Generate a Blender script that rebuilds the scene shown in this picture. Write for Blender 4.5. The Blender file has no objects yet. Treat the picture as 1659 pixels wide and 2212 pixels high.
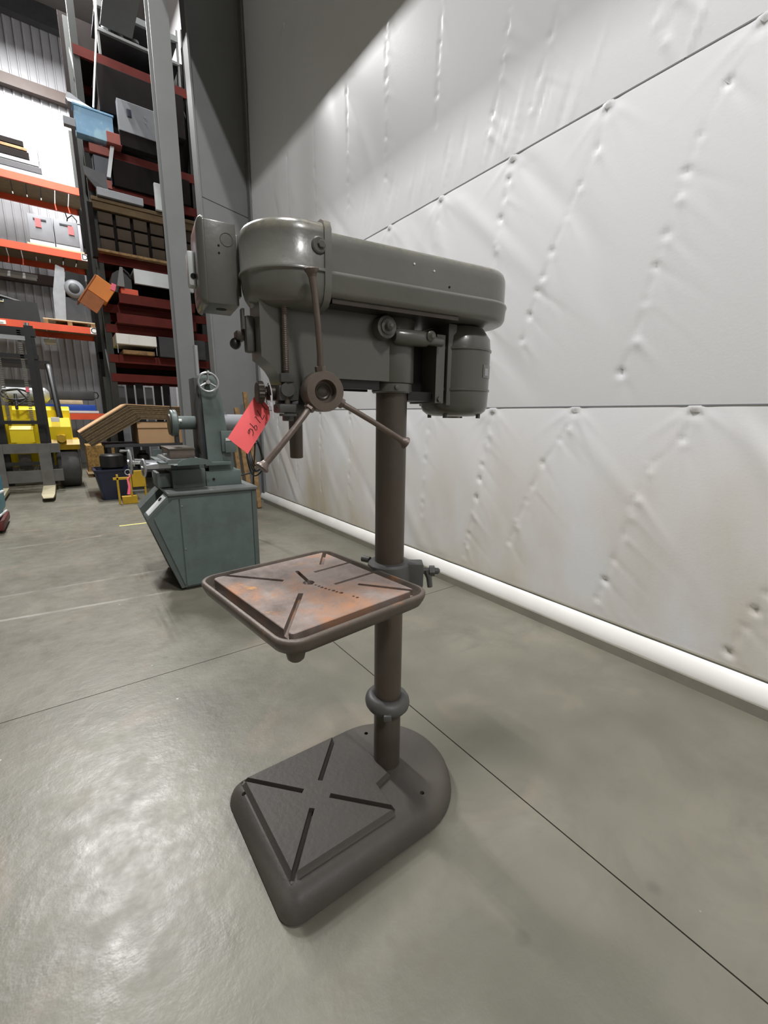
import bpy, bmesh, math, random
import numpy as np
from mathutils import Vector, Matrix
random.seed(7)
rng = np.random.default_rng(7)
PI = math.pi
sc = bpy.context.scene
COL = sc.collection

# ------------------------------------------------------------------ camera
YAW, PITCH, ROLL, FPX = 0.63262452, 0.21648703, 0.01086928, 939.39
fw = Vector((math.sin(YAW) * math.cos(PITCH), math.cos(YAW) * math.cos(PITCH), -math.sin(PITCH)))
rt0 = Vector((math.cos(YAW), -math.sin(YAW), 0)); up0 = rt0.cross(fw)
rt = rt0 * math.cos(ROLL) + up0 * math.sin(ROLL); up = up0 * math.cos(ROLL) - rt0 * math.sin(ROLL)
cam = bpy.data.cameras.new('camera'); cam_o = bpy.data.objects.new('camera', cam); COL.objects.link(cam_o)
m = Matrix((rt, up, -fw)).transposed().to_4x4(); m.translation = (0, 0, 1.2); cam_o.matrix_world = m
cam.sensor_fit = 'VERTICAL'; cam.sensor_height = 24.0; cam.lens = 24.0 * FPX / 2212.0
cam.clip_start = 0.02; cam.clip_end = 100
sc.camera = cam_o
# ------------------------------------------------------------------ world, view, lamps' power
w = bpy.data.worlds.new('world'); sc.world = w; w.use_nodes = True
w.node_tree.nodes['Background'].inputs[0].default_value = (0.5, 0.52, 0.55, 1)
w.node_tree.nodes['Background'].inputs[1].default_value = 0.02
sc.view_settings.view_transform = 'Standard'; sc.view_settings.look = 'None'
sc.view_settings.gamma = 1.0; sc.view_settings.use_curve_mapping = False
sc.view_settings.exposure = 0.0
sc.cycles.max_bounces = 5; sc.cycles.diffuse_bounces = 3; sc.cycles.glossy_bounces = 3; sc.cycles.transmission_bounces = 0
sc.cycles.caustics_reflective = False; sc.cycles.caustics_refractive = False; sc.cycles.adaptive_threshold = 0.05; sc.cycles.use_denoising = True
LAMP_W = 560.0
LAMPS = [(0.12, y) for y in (-5.6, 1.2, 8.4, 10.6)]
LAMP_Z = 8.45
LAMP_COL = (1.0, 0.99, 0.985)

# ------------------------------------------------------------------ helpers: materials
def lin(c):
    return tuple(((x / 255.0) / 12.92 if x / 255.0 <= 0.04045 else ((x / 255.0 + 0.055) / 1.055) ** 2.4) for x in c)
MATS = {}
def mat(name, rgb, rough=0.5, metal=0.0, var=0.15, scale=8.0, bump=0.0, bscale=60.0, rgb2=None, thr=(0.45, 0.62), s2=5.0, coat=0.0, spec=0.5):
    """painted / cast / plain surface: base colour, mottled by noise, optional second colour in patches, optional fine relief"""
    if name in MATS: return MATS[name]
    mt = bpy.data.materials.new(name); mt.use_nodes = True; nt = mt.node_tree; N = nt.nodes; Lk = nt.links
    b = N['Principled BSDF']; b.inputs['Roughness'].default_value = rough; b.inputs['Metallic'].default_value = metal
    b.inputs['Specular IOR Level'].default_value = spec
    if coat: b.inputs['Coat Weight'].default_value = coat; b.inputs['Coat Roughness'].default_value = 0.15
    tc = N.new('ShaderNodeTexCoord')
    base = lin(rgb)
    nz = N.new('ShaderNodeTexNoise'); nz.inputs['Scale'].default_value = scale; nz.inputs['Detail'].default_value = 6
    Lk.new(tc.outputs['Object'], nz.inputs['Vector'])
    rp = N.new('ShaderNodeValToRGB'); rp.color_ramp.elements[0].position = 0.3; rp.color_ramp.elements[1].position = 0.7
    rp.color_ramp.elements[0].color = (*[c * (1 - var) for c in base], 1); rp.color_ramp.elements[1].color = (*[min(1, c * (1 + var)) for c in base], 1)
    Lk.new(nz.outputs['Fac'], rp.inputs['Fac']); out = rp.outputs['Color']
    if rgb2:
        n2 = N.new('ShaderNodeTexNoise'); n2.inputs['Scale'].default_value = s2; n2.inputs['Detail'].default_value = 8; n2.inputs['Roughness'].default_value = 0.65
        Lk.new(tc.outputs['Object'], n2.inputs['Vector'])
        r2 = N.new('ShaderNodeMapRange'); r2.inputs['From Min'].default_value = thr[0]; r2.inputs['From Max'].default_value = thr[1]
        Lk.new(n2.outputs['Fac'], r2.inputs['Value'])
        mx = N.new('ShaderNodeMix'); mx.data_type = 'RGBA'; mx.inputs['B'].default_value = (*lin(rgb2), 1)
        Lk.new(r2.outputs['Result'], mx.inputs['Factor']); Lk.new(out, mx.inputs['A']); out = mx.outputs['Result']
    Lk.new(out, b.inputs['Base Color'])
    if bump:
        n3 = N.new('ShaderNodeTexNoise'); n3.inputs['Scale'].default_value = bscale; n3.inputs['Detail'].default_value = 4
        Lk.new(tc.outputs['Object'], n3.inputs['Vector'])
        bp = N.new('ShaderNodeBump'); bp.inputs['Strength'].default_value = bump; bp.inputs['Distance'].default_value = 0.004
        Lk.new(n3.outputs['Fac'], bp.inputs['Height']); Lk.new(bp.outputs['Normal'], b.inputs['Normal'])
    MATS[name] = mt; return mt

# ------------------------------------------------------------------ helpers: geometry
def nb(): return bmesh.new()
def box(bm, x0, x1, y0, y1, z0, z1, M=None):
    vs = [bm.verts.new(p) for p in ((x0,y0,z0),(x1,y0,z0),(x1,y1,z0),(x0,y1,z0),(x0,y0,z1),(x1,y0,z1),(x1,y1,z1),(x0,y1,z1))]
    for f in ((3,2,1,0),(4,5,6,7),(0,1,5,4),(1,2,6,5),(2,3,7,6),(3,0,4,7)): bm.faces.new([vs[i] for i in f])
    if M is not None: bmesh.ops.transform(bm, matrix=M, verts=vs)
    return bm
def bbox(x0, x1, y0, y1, z0, z1, bev=0.0, seg=2, M=None):
    bm = nb(); box(bm, x0, x1, y0, y1, z0, z1)
    if bev: bmesh.ops.bevel(bm, geom=bm.edges[:], offset=bev, segments=seg, affect='EDGES', profile=0.6)
    if M is not None: bmesh.ops.transform(bm, matrix=M, verts=bm.verts[:])
    return bm
def frame_axis(d):
    d = Vector(d).normalized(); a = Vector((0,0,1)) if abs(d.z) < 0.95 else Vector((1,0,0))
    x = a.cross(d).normalized(); return x, d.cross(x), d
def lathe(bm, prof, p0, axis=(0,0,1), seg=32, cap=True):
    """prof: [(t along axis, radius)]"""
    x, y, d = frame_axis(axis); p0 = Vector(p0); rings = []
    for t, r in prof:
        rings.append([bm.verts.new(p0 + d * t + (x * math.cos(2*PI*i/seg) + y * math.sin(2*PI*i/seg)) * r) for i in range(seg)])
    for a, b in zip(rings, rings[1:]):
        for i in range(seg): bm.faces.new((a[i], a[(i+1) % seg], b[(i+1) % seg], b[i]))
    if cap: bm.faces.new(rings[0][::-1]); bm.faces.new(rings[-1])
    return bm
def cyl(bm, p0, p1, r, seg=20, r1=None, bev=0.0):
    d = Vector(p1) - Vector(p0); L = d.length; r1 = r if r1 is None else r1
    pr = [(0, r), (L, r1)] if not bev else [(0, r - bev), (bev, r), (L - bev, r1), (L, r1 - bev)]
    return lathe(bm, pr, p0, d, seg)
def tube(bm, pts, r, seg=8):
    pts = [Vector(p) for p in pts]; rings = []
    n = len(pts)
    px = None
    for i, p in enumerate(pts):
        d = (pts[min(i+1, n-1)] - pts[max(i-1, 0)])
        if px is None: x, y, d = frame_axis(d)
        else:
            d.normalize(); x = (px - d * px.dot(d)).normalized(); y = d.cross(x)
        px = x; rr = r[i] if isinstance(r, (list, tuple)) else r
        rings.append([bm.verts.new(p + (x * math.cos(2*PI*k/seg) + y * math.sin(2*PI*k/seg)) * rr) for k in range(seg)])
    for a, b in zip(rings, rings[1:]):
        for k in range(seg): bm.faces.new((a[k], a[(k+1) % seg], b[(k+1) % seg], b[k]))
    bm.faces.new(rings[0][::-1]); bm.faces.new(rings[-1]); return bm
def torus(bm, c, axis, R, r, seg=32, ts=10):
    x, y, d = frame_axis(axis); c = Vector(c); rings = []
    for i in range(seg):
        a = 2*PI*i/seg; e = x*math.cos(a) + y*math.sin(a)
        rings.append([bm.verts.new(c + e*(R + r*math.cos(2*PI*k/ts)) + d*r*math.sin(2*PI*k/ts)) for k in range(ts)])
    for i in range(seg):
        a, b = rings[i], rings[(i+1) % seg]
        for k in range(ts): bm.faces.new((a[k], b[k], b[(k+1) % ts], a[(k+1) % ts]))
    return bm
def prism(bm, poly, axis, a0, a1):
    """poly: list of (p,q); axis 'x': p->y q->z ; 'y': p->x q->z ; 'z': p->x q->y"""
    def P(p, q, a): return {'x': (a, p, q), 'y': (p, a, q), 'z': (p, q, a)}[axis]
    v0 = [bm.verts.new(P(p, q, a0)) for p, q in poly]; v1 = [bm.verts.new(P(p, q, a1)) for p, q in poly]
    bm.faces.new(v0[::-1]); bm.faces.new(v1); n = len(poly)
    for i in range(n): bm.faces.new((v0[i], v0[(i+1) % n], v1[(i+1) % n], v1[i]))
    return bm
def loft(bm, loops, cap=True):
    R = [[bm.verts.new(p) for p in lp] for lp in loops]; n = len(R[0])
    for a, b in zip(R, R[1:]):
        for i in range(n): bm.faces.new((a[i], a[(i+1) % n], b[(i+1) % n], b[i]))
    if cap: bm.faces.new(R[0][::-1]); bm.faces.new(R[-1])
    return bm
def rrect(x0, x1, y0, y1, r, n=6):
    out = []
    for cx, cy, a0 in ((x1-r, y0+r, -PI/2), (x1-r, y1-r, 0), (x0+r, y1-r, PI/2), (x0+r, y0+r, PI)):
        for i in range(n + 1):
            a = a0 + PI/2*i/n; out.append((cx + r*math.cos(a), cy + r*math.sin(a)))
    return out
def bevel_all(bm, off, seg=2, ang=30):
    es = [e for e in bm.edges if len(e.link_faces) == 2 and e.calc_face_angle(0) > math.radians(ang)]
    bmesh.ops.bevel(bm, geom=es, offset=off, segments=seg, affect='EDGES', profile=0.6, clamp_overlap=True); return bm
def xf(bm, M): bmesh.ops.transform(bm, matrix=M, verts=bm.verts[:]); return bm

def fin(name, bm, material, parent=None, loc=None, smooth=35, label=None):
    bmesh.ops.recalc_face_normals(bm, faces=bm.faces[:])
    me = bpy.data.meshes.new(name); bm.to_mesh(me); bm.free()
    o = bpy.data.objects.new(name, me); COL.objects.link(o)
    if material is not None: me.materials.append(material)
    if smooth:
        for p in me.polygons: p.use_smooth = True
        try: me.set_sharp_from_angle(angle=math.radians(smooth))
        except Exception: pass
    if parent is not None: o.parent = parent
    if loc is not None: o.location = loc
    if label: o['label'] = label
    return o
def thing(name, label, cat, loc=(0,0,0), rz=0.0, group=None):
    o = bpy.data.objects.new(name, None); COL.objects.link(o); o.location = loc; o.rotation_euler = (0, 0, rz)
    o.empty_display_size = 0.1
    o['label'] = label; o['category'] = cat
    if group: o['group'] = group
    return o
def tag(o, label, cat, group=None):
    o['label'] = label; o['category'] = cat
    if group: o['group'] = group
    return o
def struct(o): o['kind'] = 'structure'; return o
def cut(o, bm):
    """carve the bmesh's volume out of the object's mesh"""
    bmesh.ops.recalc_face_normals(bm, faces=bm.faces[:])
    me = bpy.data.meshes.new('tmp'); bm.to_mesh(me); bm.free()
    c = bpy.data.objects.new('tmp', me); COL.objects.link(c); c.matrix_basis = o.matrix_basis
    md = o.modifiers.new('b', 'BOOLEAN'); md.object = c; md.operation = 'DIFFERENCE'; md.solver = 'EXACT'; md.use_self = True
    par = o.parent; o.parent = None
    dg = bpy.context.evaluated_depsgraph_get(); dg.update()
    new = bpy.data.meshes.new_from_object(o.evaluated_get(dg)); old = o.data
    o.modifiers.clear(); o.data = new; o.parent = par
    new.name = old.name
    bpy.data.objects.remove(c); bpy.data.meshes.remove(me)
    for p in new.polygons: p.use_smooth = True
    try: new.set_sharp_from_angle(angle=math.radians(30))
    except Exception: pass
    return o
def text_mesh(s, size, extr=0.0005):
    cu = bpy.data.curves.new('t', 'FONT'); cu.body = s; cu.size = size; cu.extrude = extr; cu.align_x = 'CENTER'; cu.align_y = 'CENTER'
    o = bpy.data.objects.new('t', cu); COL.objects.link(o); dg = bpy.context.evaluated_depsgraph_get()
    me = bpy.data.meshes.new_from_object(o.evaluated_get(dg)); bpy.data.objects.remove(o); return me

# ------------------------------------------------------------------ materials
def concrete():
    mt = bpy.data.materials.new('concrete_floor'); mt.use_nodes = True; nt = mt.node_tree; N = nt.nodes; Lk = nt.links; b = N['Principled BSDF']
    tc = N.new('ShaderNodeNewGeometry')
    def noise(scale, detail=6, rough=0.6, vec=None, dist=0.0):
        n = N.new('ShaderNodeTexNoise'); n.inputs['Scale'].default_value = scale; n.inputs['Detail'].default_value = detail
        n.inputs['Roughness'].default_value = rough; n.inputs['Distortion'].default_value = dist
        Lk.new(vec if vec is not None else tc.outputs['Position'], n.inputs['Vector']); return n.outputs['Fac']
    def rng_(v, a, b_, lo=0.0, hi=1.0):
        r = N.new('ShaderNodeMapRange'); r.inputs['From Min'].default_value = a; r.inputs['From Max'].default_value = b_
        r.inputs['To Min'].default_value = lo; r.inputs['To Max'].default_value = hi; Lk.new(v, r.inputs['Value']); return r.outputs['Result']
    def mix(f, A, B):
        x = N.new('ShaderNodeMix'); x.data_type = 'RGBA'; Lk.new(f, x.inputs['Factor'])
        for k, v in (('A', A), ('B', B)):
            if isinstance(v, tuple): x.inputs[k].default_value = (*lin(v), 1)
            else: Lk.new(v, x.inputs[k])
        return x.outputs['Result']
    c = mix(rng_(noise(1.1, 3, 0.6), 0.35, 0.68), (94, 92, 81), (115, 113, 101))
    c = mix(rng_(noise(3.3, 5, 0.7, dist=0.6), 0.48, 0.70, 0, 0.7), c, (94, 92, 82))
    c = mix(rng_(noise(2.3, 2, 0.5, dist=1.2), 0.58, 0.70, 0, 0.4), c, (126, 114, 100))
    # trowel / drag streaks running along the room's width
    mp = N.new('ShaderNodeMapping'); mp.inputs['Scale'].default_value = (0.9, 7.0, 1); mp.inputs['Rotation'].default_value = (0, 0, 0.12)
    Lk.new(tc.outputs['Position'], mp.inputs['Vector'])
    c = mix(rng_(noise(2.0, 4, 0.65, mp.outputs['Vector']), 0.55, 0.75, 0, 0.4), c, (94, 92, 85))
    # small dark round drips and dust specks
    vo = N.new('ShaderNodeTexVoronoi'); vo.inputs['Scale'].default_value = 2.6; Lk.new(tc.outputs['Position'], vo.inputs['Vector'])
    c = mix(rng_(vo.outputs['Distance'], 0.035, 0.065, 0.5, 0.0), c, (80, 78, 71))
    v2 = N.new('ShaderNodeTexVoronoi'); v2.inputs['Scale'].default_value = 5.0; Lk.new(tc.outputs['Position'], v2.inputs['Vector'])
    c = mix(rng_(v2.outputs['Distance'], 0.015, 0.03, 0.7, 0.0), c, (188, 186, 180))
    sp = N.new('ShaderNodeSeparateXYZ'); Lk.new(tc.outputs['Position'], sp.inputs['Vector'])
    def mth(op, a, b_):
        q = N.new('ShaderNodeMath'); q.operation = op
        for k, v in enumerate((a, b_)):
            if isinstance(v, (int, float)): q.inputs[k].default_value = v
            elif v is not None: Lk.new(v, q.inputs[k])
        return q.outputs[0]
    for y0_, sl_, x0_, x1_, am in ((3.66, -.03, -3.0, .52, .35), (3.19, -.10, -1.6, .5, .45), (5.05, .06, -1.5, .2, .35)):
        d_ = mth('ABSOLUTE', mth('SUBTRACT', mth('SUBTRACT', sp.outputs['Y'], y0_), mth('MULTIPLY', sp.outputs['X'], sl_)), None)
        f_ = mth('MULTIPLY', rng_(d_, .004, .022, am, 0.0), mth('MULTIPLY', mth('GREATER_THAN', sp.outputs['X'], x0_), mth('LESS_THAN', sp.outputs['X'], x1_)))
        f_ = mth('MULTIPLY', f_, rng_(noise(3.0, 1), .35, .6))
        c = mix(f_, c, (176, 173, 166))
    Lk.new(c, b.inputs['Base Color'])
    Lk.new(rng_(noise(9, 3, 0.7), 0.3, 0.7, 0.32, 0.48), b.inputs['Roughness']); b.inputs['Specular IOR Level'].default_value = 0.5
    bp = N.new('ShaderNodeBump'); bp.inputs['Strength'].default_value = 0.18; bp.inputs['Distance'].default_value = 0.01
    Lk.new(noise(14, 4, 0.65), bp.inputs['Height']); Lk.new(bp.outputs['Normal'], b.inputs['Normal'])
    return mt
def vinyl():
    mt = bpy.data.materials.new('white_vinyl_facing'); mt.use_nodes = True; nt = mt.node_tree; N = nt.nodes; Lk = nt.links; b = N['Principled BSDF']
    g = N.new('ShaderNodeNewGeometry'); sp = N.new('ShaderNodeSeparateXYZ'); Lk.new(g.outputs['Position'], sp.inputs['Vector'])
    mp = N.new('ShaderNodeMapping'); mp.inputs['Scale'].default_value = (1, 1, 0.55); mp.inputs['Rotation'].default_value = (0.5, 0, 0); Lk.new(g.outputs['Position'], mp.inputs['Vector'])
    n = N.new('ShaderNodeTexNoise'); n.inputs['Scale'].default_value = 1.7; n.inputs['Detail'].default_value = 5; Lk.new(mp.outputs['Vector'], n.inputs['Vector'])
    # dirt: tan stains, denser towards the foot of the wall, in drifts
    r = N.new('ShaderNodeMapRange'); r.inputs['From Min'].default_value = 1.3; r.inputs['From Max'].default_value = 0.1; Lk.new(sp.outputs['Z'], r.inputs['Value'])
    a = N.new('ShaderNodeMath'); a.operation = 'MULTIPLY'; Lk.new(r.outputs['Result'], a.inputs[0])
    r2 = N.new('ShaderNodeMapRange'); r2.inputs['From Min'].default_value = 0.40; r2.inputs['From Max'].default_value = 0.72; Lk.new(n.outputs['Fac'], r2.inputs['Value'])
    Lk.new(r2.outputs['Result'], a.inputs[1])
    x = N.new('ShaderNodeMix'); x.data_type = 'RGBA'; x.inputs['A'].default_value = (*lin((240, 240, 242)), 1); x.inputs['B'].default_value = (*lin((208, 194, 164)), 1)
    Lk.new(a.outputs[0], x.inputs['Factor']); Lk.new(x.outputs['Result'], b.inputs['Base Color'])
    b.inputs['Roughness'].default_value = 0.28; b.inputs['Specular IOR Level'].default_value = 0.5
    n3 = N.new('ShaderNodeTexNoise'); n3.inputs['Scale'].default_value = 90; n3.inputs['Detail'].default_value = 3; Lk.new(g.outputs['Position'], n3.inputs['Vector'])
    bp = N.new('ShaderNodeBump'); bp.inputs['Strength'].default_value = 0.08; bp.inputs['Distance'].default_value = 0.003
    Lk.new(n3.outputs['Fac'], bp.inputs['Height']); Lk.new(bp.outputs['Normal'], b.inputs['Normal'])
    return mt
def rusty():
    mt = bpy.data.materials.new('rusty_cast_iron'); mt.use_nodes = True; nt = mt.node_tree; N = nt.nodes; Lk = nt.links; b = N['Principled BSDF']
    g = N.new('ShaderNodeTexCoord')
    def noise(scale, detail, rough, dist=0.0):
        n = N.new('ShaderNodeTexNoise'); n.inputs['Scale'].default_value = scale; n.inputs['Detail'].default_value = detail; n.inputs['Roughness'].default_value = rough; n.inputs['Distortion'].default_value = dist
        Lk.new(g.outputs['Object'], n.inputs['Vector']); return n.outputs['Fac']
    def mixf(v, a, c, A, B):
        r = N.new('ShaderNodeMapRange'); r.inputs['From Min'].default_value = a; r.inputs['From Max'].default_value = c; Lk.new(v, r.inputs['Value'])
        x = N.new('ShaderNodeMix'); x.data_type = 'RGBA'; Lk.new(r.outputs['Result'], x.inputs['Factor'])
        for k, q in (('A', A), ('B', B)):
            if isinstance(q, tuple): x.inputs[k].default_value = (*lin(q), 1)
            else: Lk.new(q, x.inputs[k])
        return x.outputs['Result']
    c = mixf(noise(11, 8, 0.7), 0.35, 0.65, (108, 95, 88), (142, 129, 122))
    c = mixf(noise(5.2, 9, 0.72, 0.5), 0.50, 0.66, c, (158, 114, 84))
    c = mixf(noise(8.5, 9, 0.75, 0.8), 0.60, 0.72, c, (206, 148, 76))
    Lk.new(c, b.inputs['Base Color']); b.inputs['Roughness'].default_value = 0.5; b.inputs['Metallic'].default_value = 0.15
    bp = N.new('ShaderNodeBump'); bp.inputs['Strength'].default_value = 0.25; bp.inputs['Distance'].default_value = 0.003
    Lk.new(noise(120, 4, 0.6), bp.inputs['Height']); Lk.new(bp.outputs['Normal'], b.inputs['Normal'])
    return mt
M_CONC = concrete(); M_VIN = vinyl(); M_RUST = rusty()
M_PAINT = mat('grey_machine_paint', (84, 84, 78), 0.32, 0, 0.07, 6, 0.15, 45, coat=0.3)
M_PAINTW = mat('guard_grey_paint', (102, 102, 96), 0.30, 0, 0.08, 8, 0.15, 45, coat=0.3)
def worn_edge(mt, z0, z1, rgb):
    """paint chipped and dusty along the guard's top edge"""
    nt = mt.node_tree; N = nt.nodes; Lk = nt.links; b = N['Principled BSDF']; src = b.inputs['Base Color'].links[0].from_socket
    tc = N.new('ShaderNodeTexCoord'); sp = N.new('ShaderNodeSeparateXYZ'); Lk.new(tc.outputs['Object'], sp.inputs['Vector'])
    r = N.new('ShaderNodeMapRange'); r.inputs['From Min'].default_value = z0; r.inputs['From Max'].default_value = z1; Lk.new(sp.outputs['Z'], r.inputs['Value'])
    n = N.new('ShaderNodeTexNoise'); n.inputs['Scale'].default_value = 38; n.inputs['Detail'].default_value = 7; n.inputs['Roughness'].default_value = .7; Lk.new(tc.outputs['Object'], n.inputs['Vector'])
    r2 = N.new('ShaderNodeMapRange'); r2.inputs['From Min'].default_value = .42; r2.inputs['From Max'].default_value = .6; Lk.new(n.outputs['Fac'], r2.inputs['Value'])
    m_ = N.new('ShaderNodeMath'); m_.operation = 'MULTIPLY'; Lk.new(r.outputs['Result'], m_.inputs[0]); Lk.new(r2.outputs['Result'], m_.inputs[1])
    x = N.new('ShaderNodeMix'); x.data_type = 'RGBA'; x.inputs['B'].default_value = (*lin(rgb), 1); Lk.new(m_.outputs[0], x.inputs['Factor']); Lk.new(src, x.inputs['A']); Lk.new(x.outputs['Result'], b.inputs['Base Color'])
worn_edge(M_PAINTW, 1.574, 1.590, (124, 120, 107))
M_BASE = mat('base_dark_paint', (72, 68, 63), 0.55, 0, 0.10, 7, 0.3, 60, rgb2=(74, 69, 61), thr=(0.5, 0.7), s2=7)
M_COLM = mat('brown_oily_steel', (80, 74, 66), 0.42, 0.35, 0.18, 9, 0.1, 80, rgb2=(84, 72, 62), thr=(0.45, 0.65), s2=6)
M_STEEL = mat('dull_brown_steel', (100, 89, 81), 0.4, 0.25, 0.15, 20, 0.1, 120)
M_DSTEEL = mat('dark_oily_steel', (66, 60, 54), 0.4, 0.5, 0.2, 20)
M_TRAY = mat('tray_rusty_iron', (88, 79, 71), 0.5, 0.2, 0.2, 12, 0.25, 90, rgb2=(150, 100, 58), thr=(0.58, 0.72), s2=9)
M_BRKT = mat('bracket_dark_grey', (82, 82, 80), 0.5, 0.1, 0.12, 12, 0.2, 60)
M_BLACK = mat('black_paint', (20, 20, 21), 0.45, 0, 0.2)
M_BLKRUB = mat('black_rubber', (24, 24, 25), 0.6, 0, 0.15)
M_DARKHOLE = mat('dark_hole', (10, 10, 10), 0.9, 0, 0)
M_CHROME = mat('chrome', (215, 217, 220), 0.15, 1.0, 0.03)
M_ALU = mat('alu', (176, 178, 180), 0.35, 0.9, 0.05)
M_RED = mat('red_tag_card', (246, 102, 104), 0.7, 0, 0.03)
M_INK = mat('black_marker_ink', (26, 8, 14), 0.6, 0, 0)
M_ZIP = mat('white_nylon', (232, 230, 240), 0.35, 0, 0)
M_TEAL = mat('teal_green_paint', (86, 98, 95), 0.45, 0, 0.10, 9, 0.12, 60, rgb2=(78, 86, 84), thr=(0.52, 0.7), s2=6)
M_TEALD = mat('dull_teal_paint', (78, 86, 84), 0.5, 0, 0.10, 9)
M_TOPG = mat('worn_grey_top', (96, 100, 98), 0.5, 0, 0.15, 9)
M_FLATG = mat('structural_grey_primer', (110, 112, 111), 0.6, 0, 0.05, 4)
M_GALV = mat('galvanised', (150, 152, 154), 0.45, 0.6, 0.1)
M_ORANGE = mat('rack_orange_paint', (206, 78, 44), 0.5, 0, 0.08, 5)
M_ORDK = mat('rack_red_shaded', (88, 33, 27), 0.75, 0, 0.15, 5, spec=0.2)  # red darkened to hold the shade on the right rack
M_UPR = mat('rack_upright_green_grey', (38, 41, 37), 0.7, 0, 0.15, 6)  # green-grey darkened to paint the dimness on the rack posts
M_DECK = mat('deck_particle_board', (128, 112, 84), 0.8, 0, 0.15, 10)
M_WOOD = mat('old_timber', (142, 112, 72), 0.75, 0, 0.2, 9, rgb2=(110, 84, 52), thr=(0.45, 0.6), s2=12)
M_PALE = mat('pale_timber', (190, 172, 140), 0.75, 0, 0.12, 9)
M_OSB = mat('strand_board', (150, 118, 62), 0.8, 0, 0.25, 30, rgb2=(110, 84, 44), thr=(0.45, 0.6), s2=26)
M_CARD = mat('cardboard', (186, 150, 112), 0.85, 0, 0.05, 5)
M_CARDE = mat('cardboard_edge', (112, 94, 68), 0.9, 0, 0.25, 30)
M_YEL = mat('forklift_yellow', (226, 200, 20), 0.4, 0, 0.06, 5)
M_YELD = mat('dirty_yellow', (178, 142, 26), 0.5, 0, 0.15, 9)
M_MAST = mat('mast_black', (30, 30, 31), 0.5, 0.2, 0.2)
M_FORK = mat('worn_steel_grey', (108, 106, 102), 0.5, 0.4, 0.15, 9)
M_FORKT = mat('fork_pale_wear', (176, 168, 140), 0.5, 0.2, 0.12, 9)
M_TYRE = mat('tyre_grey', (72, 70, 68), 0.75, 0, 0.15, 12)
M_BLUEP = mat('blue_crate_paint', (120, 164, 196), 0.5, 0, 0.1, 6, rgb2=(150, 190, 206), thr=(0.5, 0.6), s2=5)
M_GREYBX = mat('grey_steel_box', (134, 136, 140), 0.5, 0.1, 0.08, 4)
M_DGREY = mat('dark_grey_steel', (60, 60, 62), 0.55, 0.1, 0.15)
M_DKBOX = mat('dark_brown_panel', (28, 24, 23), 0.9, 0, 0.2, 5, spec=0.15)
M_LTBX = mat('light_grey_enamel', (196, 200, 200), 0.4, 0, 0.05, 5)
M_WHITE = mat('white_enamel', (228, 228, 222), 0.45, 0, 0.04, 5)
M_NAVY = mat('navy_plastic', (26, 32, 52), 0.4, 0, 0.1)
M_OBOX = mat('orange_paint', (214, 124, 40), 0.55, 0, 0.08, 5)
M_OBOXD = mat('brown_orange_side', (150, 84, 34), 0.6, 0, 0.2, 8)
M_CYAN = mat('scrubber_teal', (38, 132, 158), 0.35, 0, 0.08, 5)
M_PINK = mat('pink_tape', (240, 110, 130), 0.6, 0, 0.03)
M_LINER = mat('white_liner_panel', (152, 152, 155), 0.35, 0, 0.05, 3)
M_ROOF = mat('dark_roof_liner', (92, 89, 86), 0.7, 0, 0.1, 2)
M_FAR = mat('far_wall_paint', (180, 176, 168), 0.8, 0, 0.05, 2)
M_CURB = mat('curb_concrete', (116, 113, 101), 0.75, 0, 0.1, 6, 0.2, 40)
M_FLASH = mat('white_flashing', (226, 225, 221), 0.35, 0, 0.03, 5)
M_BLUE = mat('blue_plastic', (30, 66, 150), 0.4, 0, 0.1)
M_JOINT = mat('joint_filler', (70, 68, 62), 0.9, 0, 0.15, 20)
M_TAPE = mat('yellow_floor_tape', (226, 214, 120), 0.6, 0, 0.05)
M_LAMP = mat('lamp_housing', (190, 190, 190), 0.5, 0.2, 0.05)
M_GIRT = mat('girt_brown_primer', (70, 58, 52), 0.6, 0, 0.1)

# ================================================================== THE SETTING
X_W, Y_B, Y_F, X_L, Z_C = 2.25, 13.0, -9.0, -11.0, 9.25
# --- floor: a bed with cast slabs, sawn joints between them
fl = fin('floor', box(nb(), X_L, 2.75, Y_F, Y_B + 0.2, -0.30, -0.012), M_JOINT, smooth=0); struct(fl)
xs = [X_L, -3.6, 1.06, 2.75]; ys = [Y_F, -2.5, 2.095, 6.7, Y_B + 0.2]; g = 0.0022
for i in range(3):
    for j in range(4):
        bm = nb(); box(bm, xs[i] + g, xs[i+1] - g, ys[j] + g, ys[j+1] - g, -0.03, 0.0)
        fin('slab', bm, M_CONC, fl, smooth=0)
# --- ceiling
struct(fin('ceiling', box(nb(), X_L, 2.75, Y_F, Y_B + 0.2, Z_C, Z_C + 0.2), M_ROOF, smooth=0))
# --- side walls that close the hall
struct(fin('wall_left', box(nb(), X_L - 0.2, X_L, Y_F, Y_B + 0.2, -0.3, Z_C + 0.2), M_FAR, smooth=0))
struct(fin('wall_front', box(nb(), X_L - 0.2, 2.75, Y_F - 0.2, Y_F, -0.3, Z_C + 0.2), M_FAR, smooth=0))
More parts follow.
